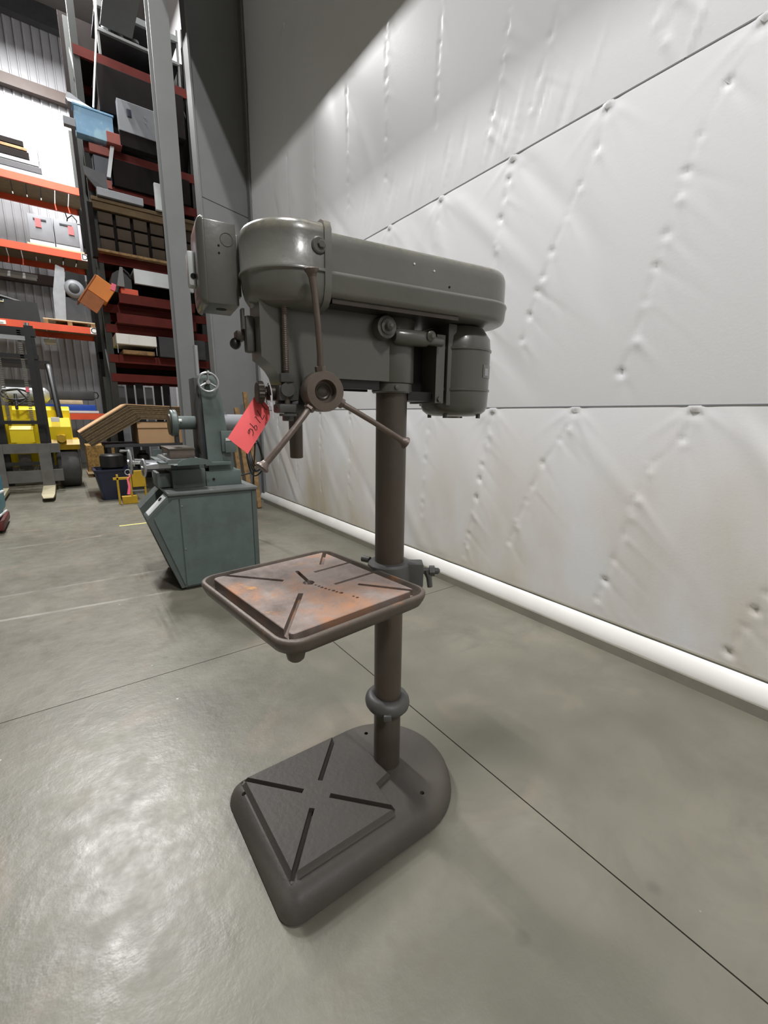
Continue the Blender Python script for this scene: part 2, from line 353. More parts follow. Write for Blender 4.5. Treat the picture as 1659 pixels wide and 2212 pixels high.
# --- back wall: ribbed liner sheets on girts
wb = fin('wall_back', box(nb(), X_L, 2.75, Y_B + 0.06, Y_B + 0.2, 0, Z_C), M_LINER, smooth=0); struct(wb)
def liner_sheet(wid=0.9, h=Z_C):
    bm = nb(); prof = []; n = 6; p = wid / n
    for k in range(n):
        x = k * p; prof += [(x, 0.0), (x + p*0.72, 0.0), (x + p*0.78, -0.022), (x + p*0.94, -0.022)]
    prof.append((wid, 0.0))
    f = [(x, y) for x, y in prof]; bk = [(x, 0.03) for x, y in reversed(prof)]
    v0 = [bm.verts.new((x, y, 0)) for x, y in f]; v1 = [bm.verts.new((x, y, h)) for x, y in f]
    for i in range(len(f) - 1): bm.faces.new((v0[i], v0[i+1], v1[i+1], v1[i]))
    return bm
first = None
for k in range(15):
    if first is None: first = o = fin('panel', liner_sheet(), M_LINER, wb, smooth=0)
    else: o = first.copy(); COL.objects.link(o)
    o.location = (-10.75 + 0.9 * k, Y_B + 0.03, 0)
for z in (7.62, 3.95):
    bm = nb(); prism(bm, [(Y_B, z), (Y_B - 0.16, z), (Y_B - 0.16, z + 0.20), (Y_B - 0.145, z + 0.20), (Y_B - 0.145, z + 0.015), (Y_B, z + 0.015)], 'x', X_L, 2.7)
    fin('girt', bm, M_GIRT, wb, smooth=0)
bm = nb(); prism(bm, [(Y_B - 0.2, 8.90), (Y_B, 8.90), (Y_B, Z_C), (Y_B - 0.2, Z_C)], 'x', X_L, 2.7); fin('eave_beam', bm, M_DGREY, wb, smooth=0)

# --- right wall: stitched white vinyl blanket in three courses
wr = fin('wall_right', box(nb(), 2.66, 2.85, Y_F, Y_B + 0.2, -0.3, Z_C + 0.2), M_LINER, smooth=0); struct(wr)
def course(z0, z1, lines, seed, foldamp, y0=-1.0, y1=6.1, dy=0.0145, dz=0.0145):
    ny = int((y1 - y0) / dy) + 1; nz = int((z1 - z0) / dz) + 1
    Y, Zg = np.meshgrid(np.linspace(y0, y1, ny), np.linspace(z0, z1, nz), indexing='ij')
    t = (Zg - z0) / (z1 - z0)
    edge = np.clip(np.minimum(t, 1 - t) * (z1 - z0) / 0.09, 0, 1) ** 0.8
    D = 0.016 * np.clip(np.sin(PI * t), 0, 1) ** 0.9
    r = np.random.default_rng(seed)
    # soft diagonal folds hanging from the seams
    for _ in range(34):
        yc, zc = r.uniform(y0, y1), r.uniform(z0 + 0.1, z1 - 0.05); L = r.uniform(0.22, 0.6); wd = r.uniform(0.03, 0.085)
        a = r.uniform(0.3, 0.85); A = r.uniform(-1, 1) * foldamp
        p = (Y - yc) * math.cos(a) - (Zg - zc) * math.sin(a); q = (Y - yc) * math.sin(a) + (Zg - zc) * math.cos(a)
        D += edge * A * np.exp(-(p / wd) ** 2 - (q / L) ** 2)
    # stitch rows: pinned dimples joined by a shallow crease
    for ln in lines:
        zs = np.array([q[1] for q in ln]); yy = np.array([q[0] for q in ln]); o = np.argsort(zs)
        yl = np.interp(Zg, zs[o], yy[o]); inside = (Zg > zs.min() - 0.02) & (Zg < zs.max() + 0.02)
        D += np.where(inside, -0.0035 * np.exp(-((Y - yl) / 0.011) ** 2) * (0.6 + 0.4 * np.sin(Zg * 37 + seed)), 0)
        z = zs.min()
        while z < zs.max():
            yc = np.interp(z, zs[o], yy[o]); dp = r.uniform(0.001, 0.0048) * (1.0 if yc < 2.3 else 0.5); s = r.uniform(0.010, 0.020)
            D -= dp * np.exp(-((Y - yc) / s) ** 2 - ((Zg - z) / (s * 0.8)) ** 2)
            D += dp * 0.55 * np.exp(-((Y - yc + 0.010) / (s * 1.3)) ** 2 - ((Zg - z + 0.030) / (s * 1.3)) ** 2)
            for _ in range(2):
                aa = r.uniform(0.2, 1.0); wd = 0.014
                p = (Y - yc) * math.cos(aa) - (Zg - z) * math.sin(aa); q = (Y - yc) * math.sin(aa) + (Zg - z) * math.cos(aa)
                D += r.choice((-1, 1)) * (0.0022 if yc < 2.3 else 0.001) * np.exp(-(p / wd) ** 2) * np.exp(-np.clip(-q, 0, 9) / 0.12) * (q < 0.02)
            z += r.uniform(0.07, 0.17)
    # gathered pinches where the rows meet the upper seam
    for ln in lines:
        yc = ln[int(np.argmax([q[1] for q in ln]))][0]
        D -= 0.006 * np.exp(-((Y - yc) / 0.045) ** 2 - ((Zg - z1 + 0.03) / 0.03) ** 2)
        for k in range(5):
            aa = -0.9 + 0.45 * k + r.uniform(-.1, .1); p = (Y - yc) * math.cos(aa) - (Zg - z1) * math.sin(aa); q = (Y - yc) * math.sin(aa) + (Zg - z1) * math.cos(aa)
            D += 0.005 * np.exp(-(p / 0.016) ** 2) * np.exp(-np.abs(q) / 0.10) * (q < 0)
    if 3 < z1 < 6:   # crumpled vertical wrinkles just above the middle seam
        for _ in range(60):
            yc = r.uniform(0.4, 4.0); zc = z0 + r.uniform(0.03, 0.25) ; wd = r.uniform(0.006, 0.013); L = r.uniform(0.03, 0.16)
            D += r.choice((-1, 1)) * 0.003 * np.exp(-((Y - yc + 0.3 * (Zg - zc)) / wd) ** 2 - ((Zg - zc) / L) ** 2)
    Xg = X_W - D + 0.012
    V = np.stack([Xg, Y, Zg], -1).reshape(-1, 3).astype(np.float32)
    idx = np.arange(ny * nz).reshape(ny, nz)
    F = np.stack([idx[:-1, :-1], idx[:-1, 1:], idx[1:, 1:], idx[1:, :-1]], -1).reshape(-1, 4).astype(np.int32)
    me = bpy.data.meshes.new('panel'); me.vertices.add(len(V)); me.vertices.foreach_set('co', V.ravel())
    me.loops.add(F.size); me.loops.foreach_set('vertex_index', F.ravel()); me.polygons.add(len(F))
    me.polygons.foreach_set('loop_start', np.arange(0, F.size, 4, dtype=np.int32)); me.polygons.foreach_set('loop_total', np.full(len(F), 4, np.int32))
    me.polygons.foreach_set('use_smooth', np.ones(len(F), bool)); me.update(calc_edges=True); me.validate()
    me.materials.append(M_VIN)
    o = bpy.data.objects.new('panel', me); COL.objects.link(o); o.parent = wr; return o
low = [[(.18,1.25),(.30,1.0),(.36,.75),(.42,.5),(.50,.2)], [(.78,1.25),(.81,1.107),(.926,.986),(.982,.781),(1.004,.615),(1.049,.422),(1.10,.24)],
       [(1.344,1.25),(1.394,1.115),(1.504,.944),(1.565,.791),(1.642,.582),(1.698,.42)], [(1.91,1.25),(1.954,.97),(1.971,.812),(2.004,.583),(2.043,.406),(2.094,.22)],
       [(2.50,1.25),(2.532,.971),(2.538,.816),(2.553,.45)], [(3.07,1.25),(3.1,.4)], [(3.65,1.25),(3.66,.4)], [(4.25,1.25),(4.25,.4)], [(4.85,1.25),(4.85,.4)], [(5.4,1.25),(5.4,.4)]]
mid = [[(.15,2.63),(.28,2.3),(.4,1.8),(.5,1.42)], [(.754,2.63),(.906,2.373),(.969,2.127),(1.012,1.898),(1.066,1.614),(1.119,1.42)],
       [(1.335,2.63),(1.369,2.47),(1.468,2.298),(1.553,2.1),(1.632,1.891),(1.716,1.647)], [(1.88,2.63),(1.896,2.55),(1.934,2.368),(1.958,2.174),(2.0,1.6)],
       [(2.47,2.63),(2.529,2.349),(2.54,1.6)], [(3.05,2.63),(3.08,1.5)], [(3.65,2.63),(3.66,1.5)], [(4.25,2.63),(4.25,1.5)], [(4.85,2.63),(4.85,1.5)], [(5.4,2.63),(5.4,1.5)]]
hi = [[(.5,4.9),(.5,2.8)], [(1.05,4.9),(1.083,2.877),(1.11,2.784)], [(1.60,4.9),(1.664,3.152),(1.777,2.851)], [(1.93,4.9),(1.951,3.414),(1.985,3.179),(2.026,2.995),(2.075,2.858)],
      [(2.49,4.9),(2.502,3.749),(2.531,3.385),(2.538,3.1)], [(3.1,4.9),(3.1,3.0)], [(3.65,4.9),(3.65,3.0)], [(4.25,4.9),(4.25,3.0)], [(4.85,4.9),(4.85,3.0)]]
course(0.10, 1.2612, low, 3, 0.0075); course(1.2632, 2.6562, mid, 4, 0.006); course(2.6582, 5.0, hi, 5, 0.0035)
course(4.99, 9.2, [[(.8,9),(.8,5.3)], [(2.5,9),(2.5,5.3)], [(4.2,9),(4.2,5.3)]], 6, 0.004, dy=0.04, dz=0.04)
# overlapped seam hems
for z in (1.262, 2.657):
    bm = nb(); box(bm, X_W + 0.0105, X_W + 0.03, -1.0, 6.1, z - 0.003, z + 0.003); fin('seam_hem', bm, M_GREYBX, wr, smooth=0)
# blanket beyond the portal column, set further back
bm = nb(); box(bm, 2.60, 2.62, 6.1, Y_B + .06, 0, 9.2); fin('panel', bm, M_VIN, wr, smooth=0)
bm = nb(); box(bm, X_W + .02, 2.66, -1.02, -1.0, 0, 9.2); box(bm, X_W + .01, 2.66, 6.08, 6.1, 0, 9.2); fin('return_strip', bm, M_LINER, wr, smooth=0)
bm = nb(); box(bm, X_W, X_W + 0.02, Y_F, -1.0, 0, 9.2); fin('panel', bm, M_VIN, wr, smooth=0)
# concrete kerb and tucked white flashing at the foot of the wall
bm = nb(); prism(bm, [(2.186, -0.005), (2.193, 0.046), (2.26, 0.055), (2.30, -0.005)], 'y', Y_F, 6.1); struct(fin('baseboard_right', bm, M_CURB, smooth=0))
yy = np.linspace(Y_F, 6.1, 420); bm = nb(); rows = []
for y in yy:
    wv = 0.003 * math.sin(y * 9.1) + 0.002 * math.sin(y * 23.0 + 1)
    rows.append([(2.199 + wv*0.5, y, 0.047), (2.198 + wv*0.4, y, 0.056), (2.209 + wv, y, 0.088 + wv*0.4), (2.228 + wv, y, 0.126), (2.252, y, 0.140), (2.252, y, 0.047)])
loft(bm, rows); struct(fin('trim_1', bm, M_FLASH, smooth=50))
# drip edge above it
bm = nb(); box(bm, 2.240, 2.262, Y_F, 6.1, 0.139, 0.144); struct(fin('trim_2', bm, M_CURB, smooth=0))
# yellow marking line and drag scratches on the concrete
bm = nb(); box(bm, 0.39, 0.86, 5.40, 5.43, 0.0, 0.0006); tag(fin('floor_tape', bm, M_TAPE, smooth=0), 'thin yellow tape line on the concrete left of the teal grinder', 'tape')

# --- portal column (tapered plate girder) against the wall
def girder_x(z): return 1.695 - 0.0145 * z
pc = thing('portal_column', 'tall tapered grey plate girder column against the white wall', 'column', (1.9, 6.0, 0))
def loc(bm, o): return xf(bm, Matrix.Translation(-Vector(o)))
O = (1.9, 6.0, 0)
bm = nb(); prism(bm, [(girder_x(0), 0), (X_W - 0.01, 0), (X_W - 0.01, 9.2), (girder_x(9.2), 9.2)], 'y', 5.996, 6.004); fin('web', loc(bm, O), M_FLATG, pc, smooth=0)
bm = nb(); prism(bm, [(girder_x(0) - 0.02, 0), (girder_x(0), 0), (girder_x(9.2), 9.2), (girder_x(9.2) - 0.02, 9.2)], 'y', 5.885, 6.07); fin('flange', loc(bm, O), M_FLATG, pc, smooth=0)
bm = nb(); box(bm, X_W - 0.03, X_W - 0.008, 5.90, 6.07, 0, 9.2); fin('flange', loc(bm, O), M_FLATG, pc, smooth=0)
bm = nb(); prism(bm, [(girder_x(3.6), 3.72), (X_W - .02, 3.62), (X_W - .02, 3.626), (girder_x(3.6), 3.726)], 'y', 5.992, 5.998); fin('weld_seam', loc(bm, O), M_DGREY, pc, smooth=0)
bm = nb(); box(bm, 1.62, 2.2, 5.86, 6.08, 0, 0.02); fin('base_plate', loc(bm, O), M_FLATG, pc, smooth=0)
# --- crane runway column and its beam
rc = thing('steel_column', 'light grey I-section crane column standing behind the teal grinder', 'column', (1.335, 5.98, 0))
O = (1.335, 5.98, 0)
bm = nb(); box(bm, 1.240, 1.430, 5.88, 5.895, 0, 6.28); fin('flange', loc(bm, O), M_FLATG, rc, smooth=0)
bm = nb(); box(bm, 1.240, 1.430, 6.065, 6.08, 0, 6.28); fin('flange', loc(bm, O), M_FLATG, rc, smooth=0)
bm = nb(); box(bm, 1.329, 1.341, 5.895, 6.065, 0, 6.28); fin('web', loc(bm, O), M_FLATG, rc, smooth=0)
bm = nb(); box(bm, 1.2, 1.47, 5.84, 6.12, 0, 0.02); fin('base_plate', loc(bm, O), M_FLATG, rc, smooth=0)
rb = thing('crane_runway_beam', 'deep grey runway girder resting on the crane column overhead', 'beam', (1.25, 2, 6.28))
O = (1.25, 2, 6.28)
bm = nb(); box(bm, 1.06, 1.44, Y_F + .05, 8.0, 6.28, 6.30); fin('flange', loc(bm, O), M_FLATG, rb, smooth=0)
bm = nb(); box(bm, 1.06, 1.44, Y_F + .05, 8.0, 7.38, 7.40); fin('flange', loc(bm, O), M_FLATG, rb, smooth=0)
bm = nb(); box(bm, 1.243, 1.257, Y_F + .05, 8.0, 6.30, 7.38); fin('web', loc(bm, O), M_FLATG, rb, smooth=0)

# --- high-bay lamps (real fixtures, hung under the roof)
for i, (lx, ly) in enumerate(LAMPS):
    t = thing('ceiling_light', ['twin-tube high-bay lamp furthest behind the camera', 'twin-tube high-bay lamp above the drill press', 'twin-tube high-bay lamp above the forklift', 'twin-tube high-bay lamp nearest the back wall rack'][i], 'lamp', (lx, ly, LAMP_Z), 0, 'high-bay lamps')
    bm = nb(); prism(bm, [(-.20, .02), (-.10, .09), (.10, .09), (.20, .02), (.205, .02), (.105, .10), (-.105, .10), (-.205, .02)], 'y', -0.62, 0.62); fin('reflector', bm, M_LAMP, t, smooth=0)
    bm = nb(); box(bm, -.06, .06, -.5, .5, .10, .16); fin('housing', bm, M_LAMP, t, smooth=0)
    for s in (-.4, .4):
        bm = nb(); cyl(bm, (0, s, .16), (0, s, Z_C - LAMP_Z), 0.006, 6); fin('hanger', bm, M_GALV, t)
    for dx in (-.15, .15):
        ld = bpy.data.lights.new('tube_light', 'AREA'); ld.shape = 'RECTANGLE'; ld.size = 0.06; ld.size_y = 1.2; ld.energy = LAMP_W / 2; ld.color = LAMP_COL
        lo = bpy.data.objects.new('tube_light', ld); COL.objects.link(lo); lo.parent = t; lo.location = (dx, 0, 0.0)

# ================================================================== THE DRILL PRESS
PO = Vector((0.755, 1.0, 0.0))
press = thing('drill_press', 'large grey floor-standing drill press with rusty table in the foreground', 'drill press', PO)
TO = Matrix.Translation(-PO)
ah = math.radians(7.7)
HM = Matrix(((-math.cos(ah), -math.sin(ah), 0, 0), (math.sin(ah), -math.cos(ah), 0, 0), (0, 0, 1, 0), (0, 0, 0, 1)))   # head frame: u forward, v to the camera side, z up
def hfin(name, bm, material, parent, **k): return fin(name, xf(bm, HM), material, parent, **k)
# --- base: rounded-back foot with sloping skirt
def base_loop(ins, z):
    pts = []; x0, y0, y1, r, xc = 0.287 + ins, 0.760 + ins, 1.230 - ins, 0.235 - ins, 0.727
    rf = max(0.050 - ins * 0.6, 0.015)
    for i in range(9): a = -PI + PI/2*i/8; pts.append((x0 + rf + rf*math.cos(a), y0 + rf + rf*math.sin(a), z))
    for i in range(25): a = -PI/2 + PI*i/24; pts.append((xc + r*math.cos(a), 0.995 + r*math.sin(a), z))
    for i in range(9): a = PI/2 + PI/2*i/8; pts.append((x0 + rf + rf*math.cos(a), y1 - rf + rf*math.sin(a), z))
    return pts
bm = loft(nb(), [base_loop(i, z) for i, z in ((0.004, 0), (0.0, 0.006), (0.003, 0.026), (0.009, 0.042), (0.020, 0.056), (0.034, 0.064), (0.05, 0.067))])
base = fin('base', xf(bm, TO), M_BASE, press, smooth=40)
bm = nb()
for hx, hy in ((.77, 1.146), (.767, .832), (.322, 1.15)): cyl(bm, (hx, hy, .03), (hx, hy, .2), 0.007, 14)
cut(base, xf(bm, TO))
plate_poly = [(.335,.826),(.655,.826),(.663,.93),(.718,.944),(.718,1.056),(.663,1.07),(.655,1.185),(.335,1.185)]
bm = nb()
loft(bm, [[(0.5 + (x - .5) * s, 1.0 + (y - 1.0) * s, z) for x, y in plate_poly] for s, z in ((1.055, .0655), (1.025, .0715), (1.004, .080), (.992, .083))])
wp = fin('work_plate', xf(bm, TO), M_BASE, base, smooth=30)
bm = nb()
for (x0, y0), (x1, y1) in (((.465,1.036),(.33,1.19)), ((.526,1.041),(.665,1.19)), ((.524,.975),(.668,.815)), ((.46,.967),(.325,.81))):
    d = Vector((x1-x0, y1-y0, 0)).normalized(); nrm = Vector((-d.y, d.x, 0)) * 0.0080; a, b = Vector((x0,y0,0)), Vector((x1,y1,0))
    q = [(a-nrm), (b-nrm), (b+nrm), (a+nrm)]; prism(bm, [(v.x, v.y) for v in q], 'z', 0.0665, 0.1)
cut(wp, xf(bm, TO))
# --- column
bm = lathe(nb(), [(0.060, 0.0455), (0.070, 0.0435), (1.30, 0.0435)], (0, 0, 0), seg=48); fin('column', bm, M_COLM, press)
# --- stop collar: open split ring with a clamp nose
bm = torus(nb(), (0, 0, 0.298), (0.04, -0.06, 1), 0.0500, 0.0225, 40, 14)
for v in bm.verts: v.co.z = 0.298 + (v.co.z - 0.298) * 1.15
sco = fin('stop_collar', bm, M_BRKT, press)
bm = bbox(-0.012, 0.012, -0.020, 0.020, -0.010, 0.010, 0.004, 2, Matrix.Translation((-0.038, -0.052, 0.289)) @ Matrix.Rotation(math.radians(-35), 4, 'Z')); fin('clamp_nose', bm, M_BRKT, sco)
# --- table
TA = math.radians(6.0); TC = Vector((.487, .988, 0))
TM = TO @ Matrix.Translation(TC) @ Matrix.Rotation(TA, 4, 'Z')
def tl(x, y):
    v = Matrix.Rotation(-TA, 4, 'Z') @ (Vector((x, y, 0)) - TC); return v.x, v.y
ox, oy = 0.214, 0.242
def L3(lp, z): return [(x, y, z) for x, y in lp]
loops = [L3(rrect(-ox+.045, ox-.045, -oy+.045, oy-.045, .04), .716), L3(rrect(-ox+.022, ox-.022, -oy+.022, oy-.022, .045), .720), L3(rrect(-ox+.008, ox-.008, -oy+.008, oy-.008, .05), .730), L3(rrect(-ox+.003, ox-.003, -oy+.003, oy-.003, .05), .742),
         L3(rrect(-ox, ox, -oy, oy, .05), .752), L3(rrect(-ox, ox, -oy, oy, .05), .760), L3(rrect(-ox+.003, ox-.003, -oy+.003, oy-.003, .048), .763), L3(rrect(-ox+.009, ox-.009, -oy+.009, oy-.009, .045), .763),
         L3(rrect(-ox+.012, ox-.012, -oy+.012, oy-.012, .042), .758), L3(rrect(-ox+.017, ox-.017, -oy+.017, oy-.017, .036), .738), L3(rrect(-ox+.024, ox-.024, -oy+.024, oy-.024, .03), .732)]
table = fin('table', xf(loft(nb(), loops), TM), M_TRAY, press, smooth=50)
bm = loft(nb(), [L3(rrect(-.180, .180, -.207, .207, .010, 3), z) for z in (.730, .763)] + [L3(rrect(-.1785, .1785, -.2055, .2055, .009, 3), .7645)])
tp = fin('work_plate', xf(bm, TM), M_RUST, table, smooth=30)
def slot(bm, p, q, wd, z0, z1):
    a, b = Vector((*tl(*p), 0)), Vector((*tl(*q), 0)); d = (b - a).normalized(); n = Vector((-d.y, d.x, 0)) * wd / 2
    pts = [a - n, b - n]; pts += [b + n * math.cos(t) * -1 + d * wd/2 * math.sin(t) for t in (PI*.25, PI*.5, PI*.75)]; pts += [b + n, a + n]
    prism(bm, [(v.x, v.y) for v in pts], 'z', z0, z1)
bm = nb()
slot(bm, (.436,1.05), (.302,1.199), .013, .748, .8); slot(bm, (.437,.945), (.305,.752), .013, .748, .8)
slot(bm, (.582,1.108), (.672,1.246), .013, .748, .8); slot(bm, (.588,.915), (.690,.787), .013, .748, .8)
slot(bm, (.535,1.062), (.678,1.079), .011, .748, .8); slot(bm, (.537,.950), (.678,.966), .011, .748, .8)
cut(tp, xf(bm, TM))
bm = nb(); cyl(bm, (*tl(.486, 1.0), .742), (*tl(.486, 1.0), .8), 0.0155, 20)
slot(bm, (.489,1.015), (.497,1.095), .011, .752, .8)
cut(tp, xf(bm, TM))
bm = nb()
for i in range(13):   # row of drill pits wandering off the centre hole
    f = i / 12.0; x = .488 + .050 * f + random.uniform(-.002, .002); y = .985 - .142 * f
    if i in (9, 10): continue
    cyl(bm, (*tl(x, y), .7585 if i % 3 else .755), (*tl(x, y), .8), random.uniform(.0036, .0056), 8)
cut(tp, xf(bm, TM))
for sx, sy in ((-1, -1),):
    cx_, cy_ = sx * (ox - .048), sy * (oy - .045)
    bm = lathe(nb(), [(0, .013), (.005, .018), (.03, .024)], (cx_, cy_, .698), seg=18); fin('drain_boss', xf(bm, TM), M_TRAY, table)
bm = nb(); prism(bm, [(.10, -.085), (.215, -.052), (.27, -.05), (.27, .05), (.215, .052), (.10, .085)], 'z', .688, .729); bevel_all(bm, .008); fin('arm', xf(bm, TM), M_BRKT, table)
bm = nb()
for k in (-.13, 0, .13): box(bm, -.17, .12, k - .008, k + .008, .695, .714)
fin('underside_rib', xf(bm, TM), M_BRKT, table)
tb = fin('table_bracket', lathe(nb(), [(.688, .060), (.694, .067), (.745, .068), (.768, .064), (.774, .058), (.775, .044)], (0, 0, 0), seg=40), M_BRKT, press)
bm = bbox(-.028, .028, -.026, .026, -.038, .038, .007, 2, Matrix.Translation((.058, -.046, .735)) @ Matrix.Rotation(math.radians(-35), 4, 'Z')); fin('clamp_lug', bm, M_BRKT, tb)
d = Vector((.80, -.60, 0)).normalized(); c0 = Vector((.042, -.033, .744))
bm = nb(); cyl(bm, c0, c0 + d * .090, .0095, 16); cyl(bm, c0 + d * .068, c0 + d * .084, .0165, 6); lathe(bm, [(0, .0095), (.012, .0095), (.017, .005)], c0 + d * .083, d, 14); fin('clamp_bolt', bm, M_BRKT, tb)
bm = tube(nb(), [c0 + d * .060 + Vector((0, 0, .004)), c0 + d * .066 + Vector((0, -.003, -.02)), c0 + d * .068 + Vector((0, -.006, -.05))], [.013, .009, .008], 10); fin('clamp_lever', bm, M_BRKT, tb)
bm = nb(); cyl(bm, (-.030, .060, .765), (-.040, .086, .765), .010, 12); fin('clamp_bolt', bm, M_BRKT, tb)

# --- head casting (u, v, z frame)
head_prof = [(-.005, 1.29), (.215, 1.29), (.232, 1.262), (.232, 1.235), (.318, 1.235), (.322, 1.268), (.328, 1.290), (.338, 1.306), (.352, 1.320), (.366, 1.330), (.366, 1.455), (-.005, 1.455)]
bm = nb(); prism(bm, head_prof, 'y', -.048, .048); bevel_all(bm, .007, 2, 40)
head = hfin('head', bm, M_PAINT, press, smooth=40)
bm = nb(); lathe(bm, [(1.288, .0575), (1.292, .0595), (1.45, .0595), (1.458, .056)], (0, 0, 0), seg=40); hfin('column_boss', bm, M_PAINT, head)
bm = nb(); lathe(bm, [(1.262, .052), (1.266, .0555), (1.286, .0555), (1.289, .053)], (0, 0, 0), seg=40); lathe(bm, [(0, .006), (.004, .006), (.005, .003)], (.016, .0545, 1.276), (0, 1, 0), 12); hfin('column_collar', bm, M_PAINT, head)
bm = nb(); box(bm, .06, .215, -.034, .034, 1.272, 1.291); box(bm, .06, .215, -.044, -.030, 1.266, 1.292); box(bm, .06, .215, .028, .040, 1.268, 1.292); hfin('underside_shade', bm, M_BLACK, head)  # black bars paint the dark hollow under the casting
bm = nb(); lathe(bm, [(1.212, .046), (1.216, .0485), (1.232, .0485), (1.237, .046), (1.29, .046)], (.277, 0, 0), seg=36); hfin('quill_housing', bm, M_BRKT, head)
# stop lug, depth rod, nuts, collar plate
bm = bbox(.272, .338, .02, .078, 1.205, 1.226, .006); hfin('stop_plate', bm, M_BRKT, head)
rod = [(1.222, .0062)]; z = 1.30
while z < 1.462: rod += [(z, .0058), (z + .001, .0070), (z + .002, .0070), (z + .003, .0058)]; z += .0040
bm = lathe(nb(), [(1.196, .0085), (1.212, .0085), (1.2125, .0062)] + rod, (.314, .062, 0), seg=14); dr = hfin('depth_stop_rod', bm, M_STEEL, head, smooth=60)
bm = nb(); lathe(bm, [(1.274, .0165), (1.276, .0175), (1.292, .0175), (1.294, .0165)], (.314, .062, 0), seg=6); hfin('nut', bm, M_BRKT, dr, smooth=20)
bm = nb(); lathe(bm, [(1.187, .0125), (1.189, .0135), (1.198, .0135), (1.200, .0125)], (.314, .062, 0), seg=6); lathe(bm, [(1.198, .020), (1.204, .020)], (.314, .062, 0), seg=16); hfin('nut', bm, M_BRKT, dr, smooth=20)
bm = bbox(.296, .334, .03, .066, 1.232, 1.270, .008); cyl(bm, (.315, .06, 1.258), (.315, .074, 1.258), .016, 18); hfin('rod_guide', bm, M_BRKT, head)
# quill lock: arm, knurled knob
bm = nb(); cyl(bm, (.300, .02, 1.252), (.352, .02, 1.252), .018, 20, bev=.003); hfin('lock_boss', bm, M_DSTEEL, head)
bm = nb(); prof = []; seg = 40; c = Vector((.352, .02, 1.252)); loops = []
for t_, rr in ((0, .008), (.006, .008), (.007, .021), (.009, .0245), (.021, .0245), (.023, .022), (.0235, .014)):
    loops.append([(c.x + t_, c.y + (rr + (.0016 if (i % 2 and rr > .0225) else 0)) * math.cos(2*PI*i/seg), c.z + (rr + (.0016 if (i % 2 and rr > .0225) else 0)) * math.sin(2*PI*i/seg)) for i in range(seg)])
loft(bm, loops); hfin('lock_knob', bm, M_DSTEEL, head, smooth=20)
# speed / clutch lever on the far front side: bracket, lever, black ball
bm = bbox(.366, .386, -.040, -.004, 1.345, 1.425, .006); box(bm, .386, .392, -.034, -.012, 1.395, 1.44); hfin('lever_bracket', bm, M_BRKT, head)
bm = bbox(.384, .404, -.064, -.024, 1.372, 1.394, .004); hfin('lever_arm', bm, M_DSTEEL, head)
bm = nb(); lathe(bm, [(-.013, .004), (-.011, .008), (-.006, .0118), (0, .013), (.006, .0118), (.011, .008), (.013, .003)], (.404, -.046, 1.366), (.5, .2, -.8), 16); hfin('ball_knob', bm, M_BLACK, head)
# quill / spindle
bm = lathe(nb(), [(1.093, .0135), (1.095, .0165), (1.15, .0170), (1.18, .0172), (1.235, .0175)], (.277, 0, 0), seg=28); hfin('spindle', bm, M_COLM, press)
# --- belt guard
def stad(u0, u1, r, z, n=16, sq=1.0):
    pts = [(u1 + r * math.cos(a), r * math.sin(a), z) for a in [-PI/2 + PI * i / n for i in range(n + 1)]]
    pts += [(u0 + r * math.cos(a) * sq, r * math.sin(a), z) for a in [PI/2 + PI * i / n for i in range(n + 1)]]
    return pts
bm = loft(nb(), [stad(-.238, .232, r, z) for z, r in ((1.456, .085), (1.4575, .100), (1.462, .110), (1.471, .1160), (1.498, .1185), (1.5015, .1205), (1.5065, .1205), (1.510, .1175), (1.512, .1135), (1.560, .1130), (1.575, .1120), (1.585, .1085), (1.591, .1025), (1.595, .093), (1.5965, .07))])
for v in bm.verts:
    if v.co.x > .232: v.co.x = .232
guard = hfin('belt_guard', bm, M_PAINTW, press, smooth=50)
def front(r, z, n=20):
    pts = [(.272 + (r + .001) * math.cos(a), r * math.sin(a), z) for a in [-PI/2 + PI * i / n for i in range(n + 1)]]
    return pts + [(.233, r, z), (.233, -r, z)]
bm = loft(nb(), [front(r, z) for z, r in ((1.436, .060), (1.437, .078), (1.441, .092), (1.449, .104), (1.462, .112), (1.480, .1165), (1.503, .118), (1.5055, .1220), (1.5110, .1220), (1.514, .1185), (1.580, .1185), (1.593, .1165), (1.601, .1115), (1.606, .103), (1.609, .090), (1.610, .07))])
fc = hfin('front_cover', bm, M_PAINTW, guard, smooth=50)
bm = nb(); sec = []
for z, r in ((1.434, .055), (1.440, .098), (1.452, .112), (1.480, .121), (1.52, .1225), (1.59, .1225), (1.606, .115), (1.615, .098), (1.617, .06)): sec.append((z, r))
lp = [(r, z) for z, r in sec] + [(-r, z) for z, r in reversed(sec)]
prism(bm, lp, 'x', .222, .238); bevel_all(bm, .003, 2, 40); hfin('joint_flange', bm, M_PAINTW, guard, smooth=40)
bm = nb(); lathe(bm, [(0, .017), (.004, .017), (.006, .014)], (.250, .117, 1.556), (0, 1, 0), 24); lathe(bm, [(0, .0085), (.006, .0085), (.007, .007)], (.246, .121, 1.557), (0, 1, 0), 6); hfin('latch_bolt', bm, M_PAINT, guard, smooth=30)
bm = nb(); cyl(bm, (.300, -.03, 1.606), (.300, -.03, 1.613), .011, 6); cyl(bm, (.25, -.07, 1.606), (.25, -.07, 1.613), .010, 6); hfin('cover_screw', bm, M_PAINTW, guard, smooth=20)
bm = nb(); box(bm, -.14, .215, -.1, .104, 1.448, 1.4575); hfin('guard_pan', bm, M_DSTEEL, guard, smooth=0)
bm = nb()
for u, z in ((.006, 1.5590), (-.052, 1.5520)): cyl(bm, (u, .1125, z), (u, .1150, z), .0024, 10)
hfin('rivet_hole', bm, M_WHITE, guard)
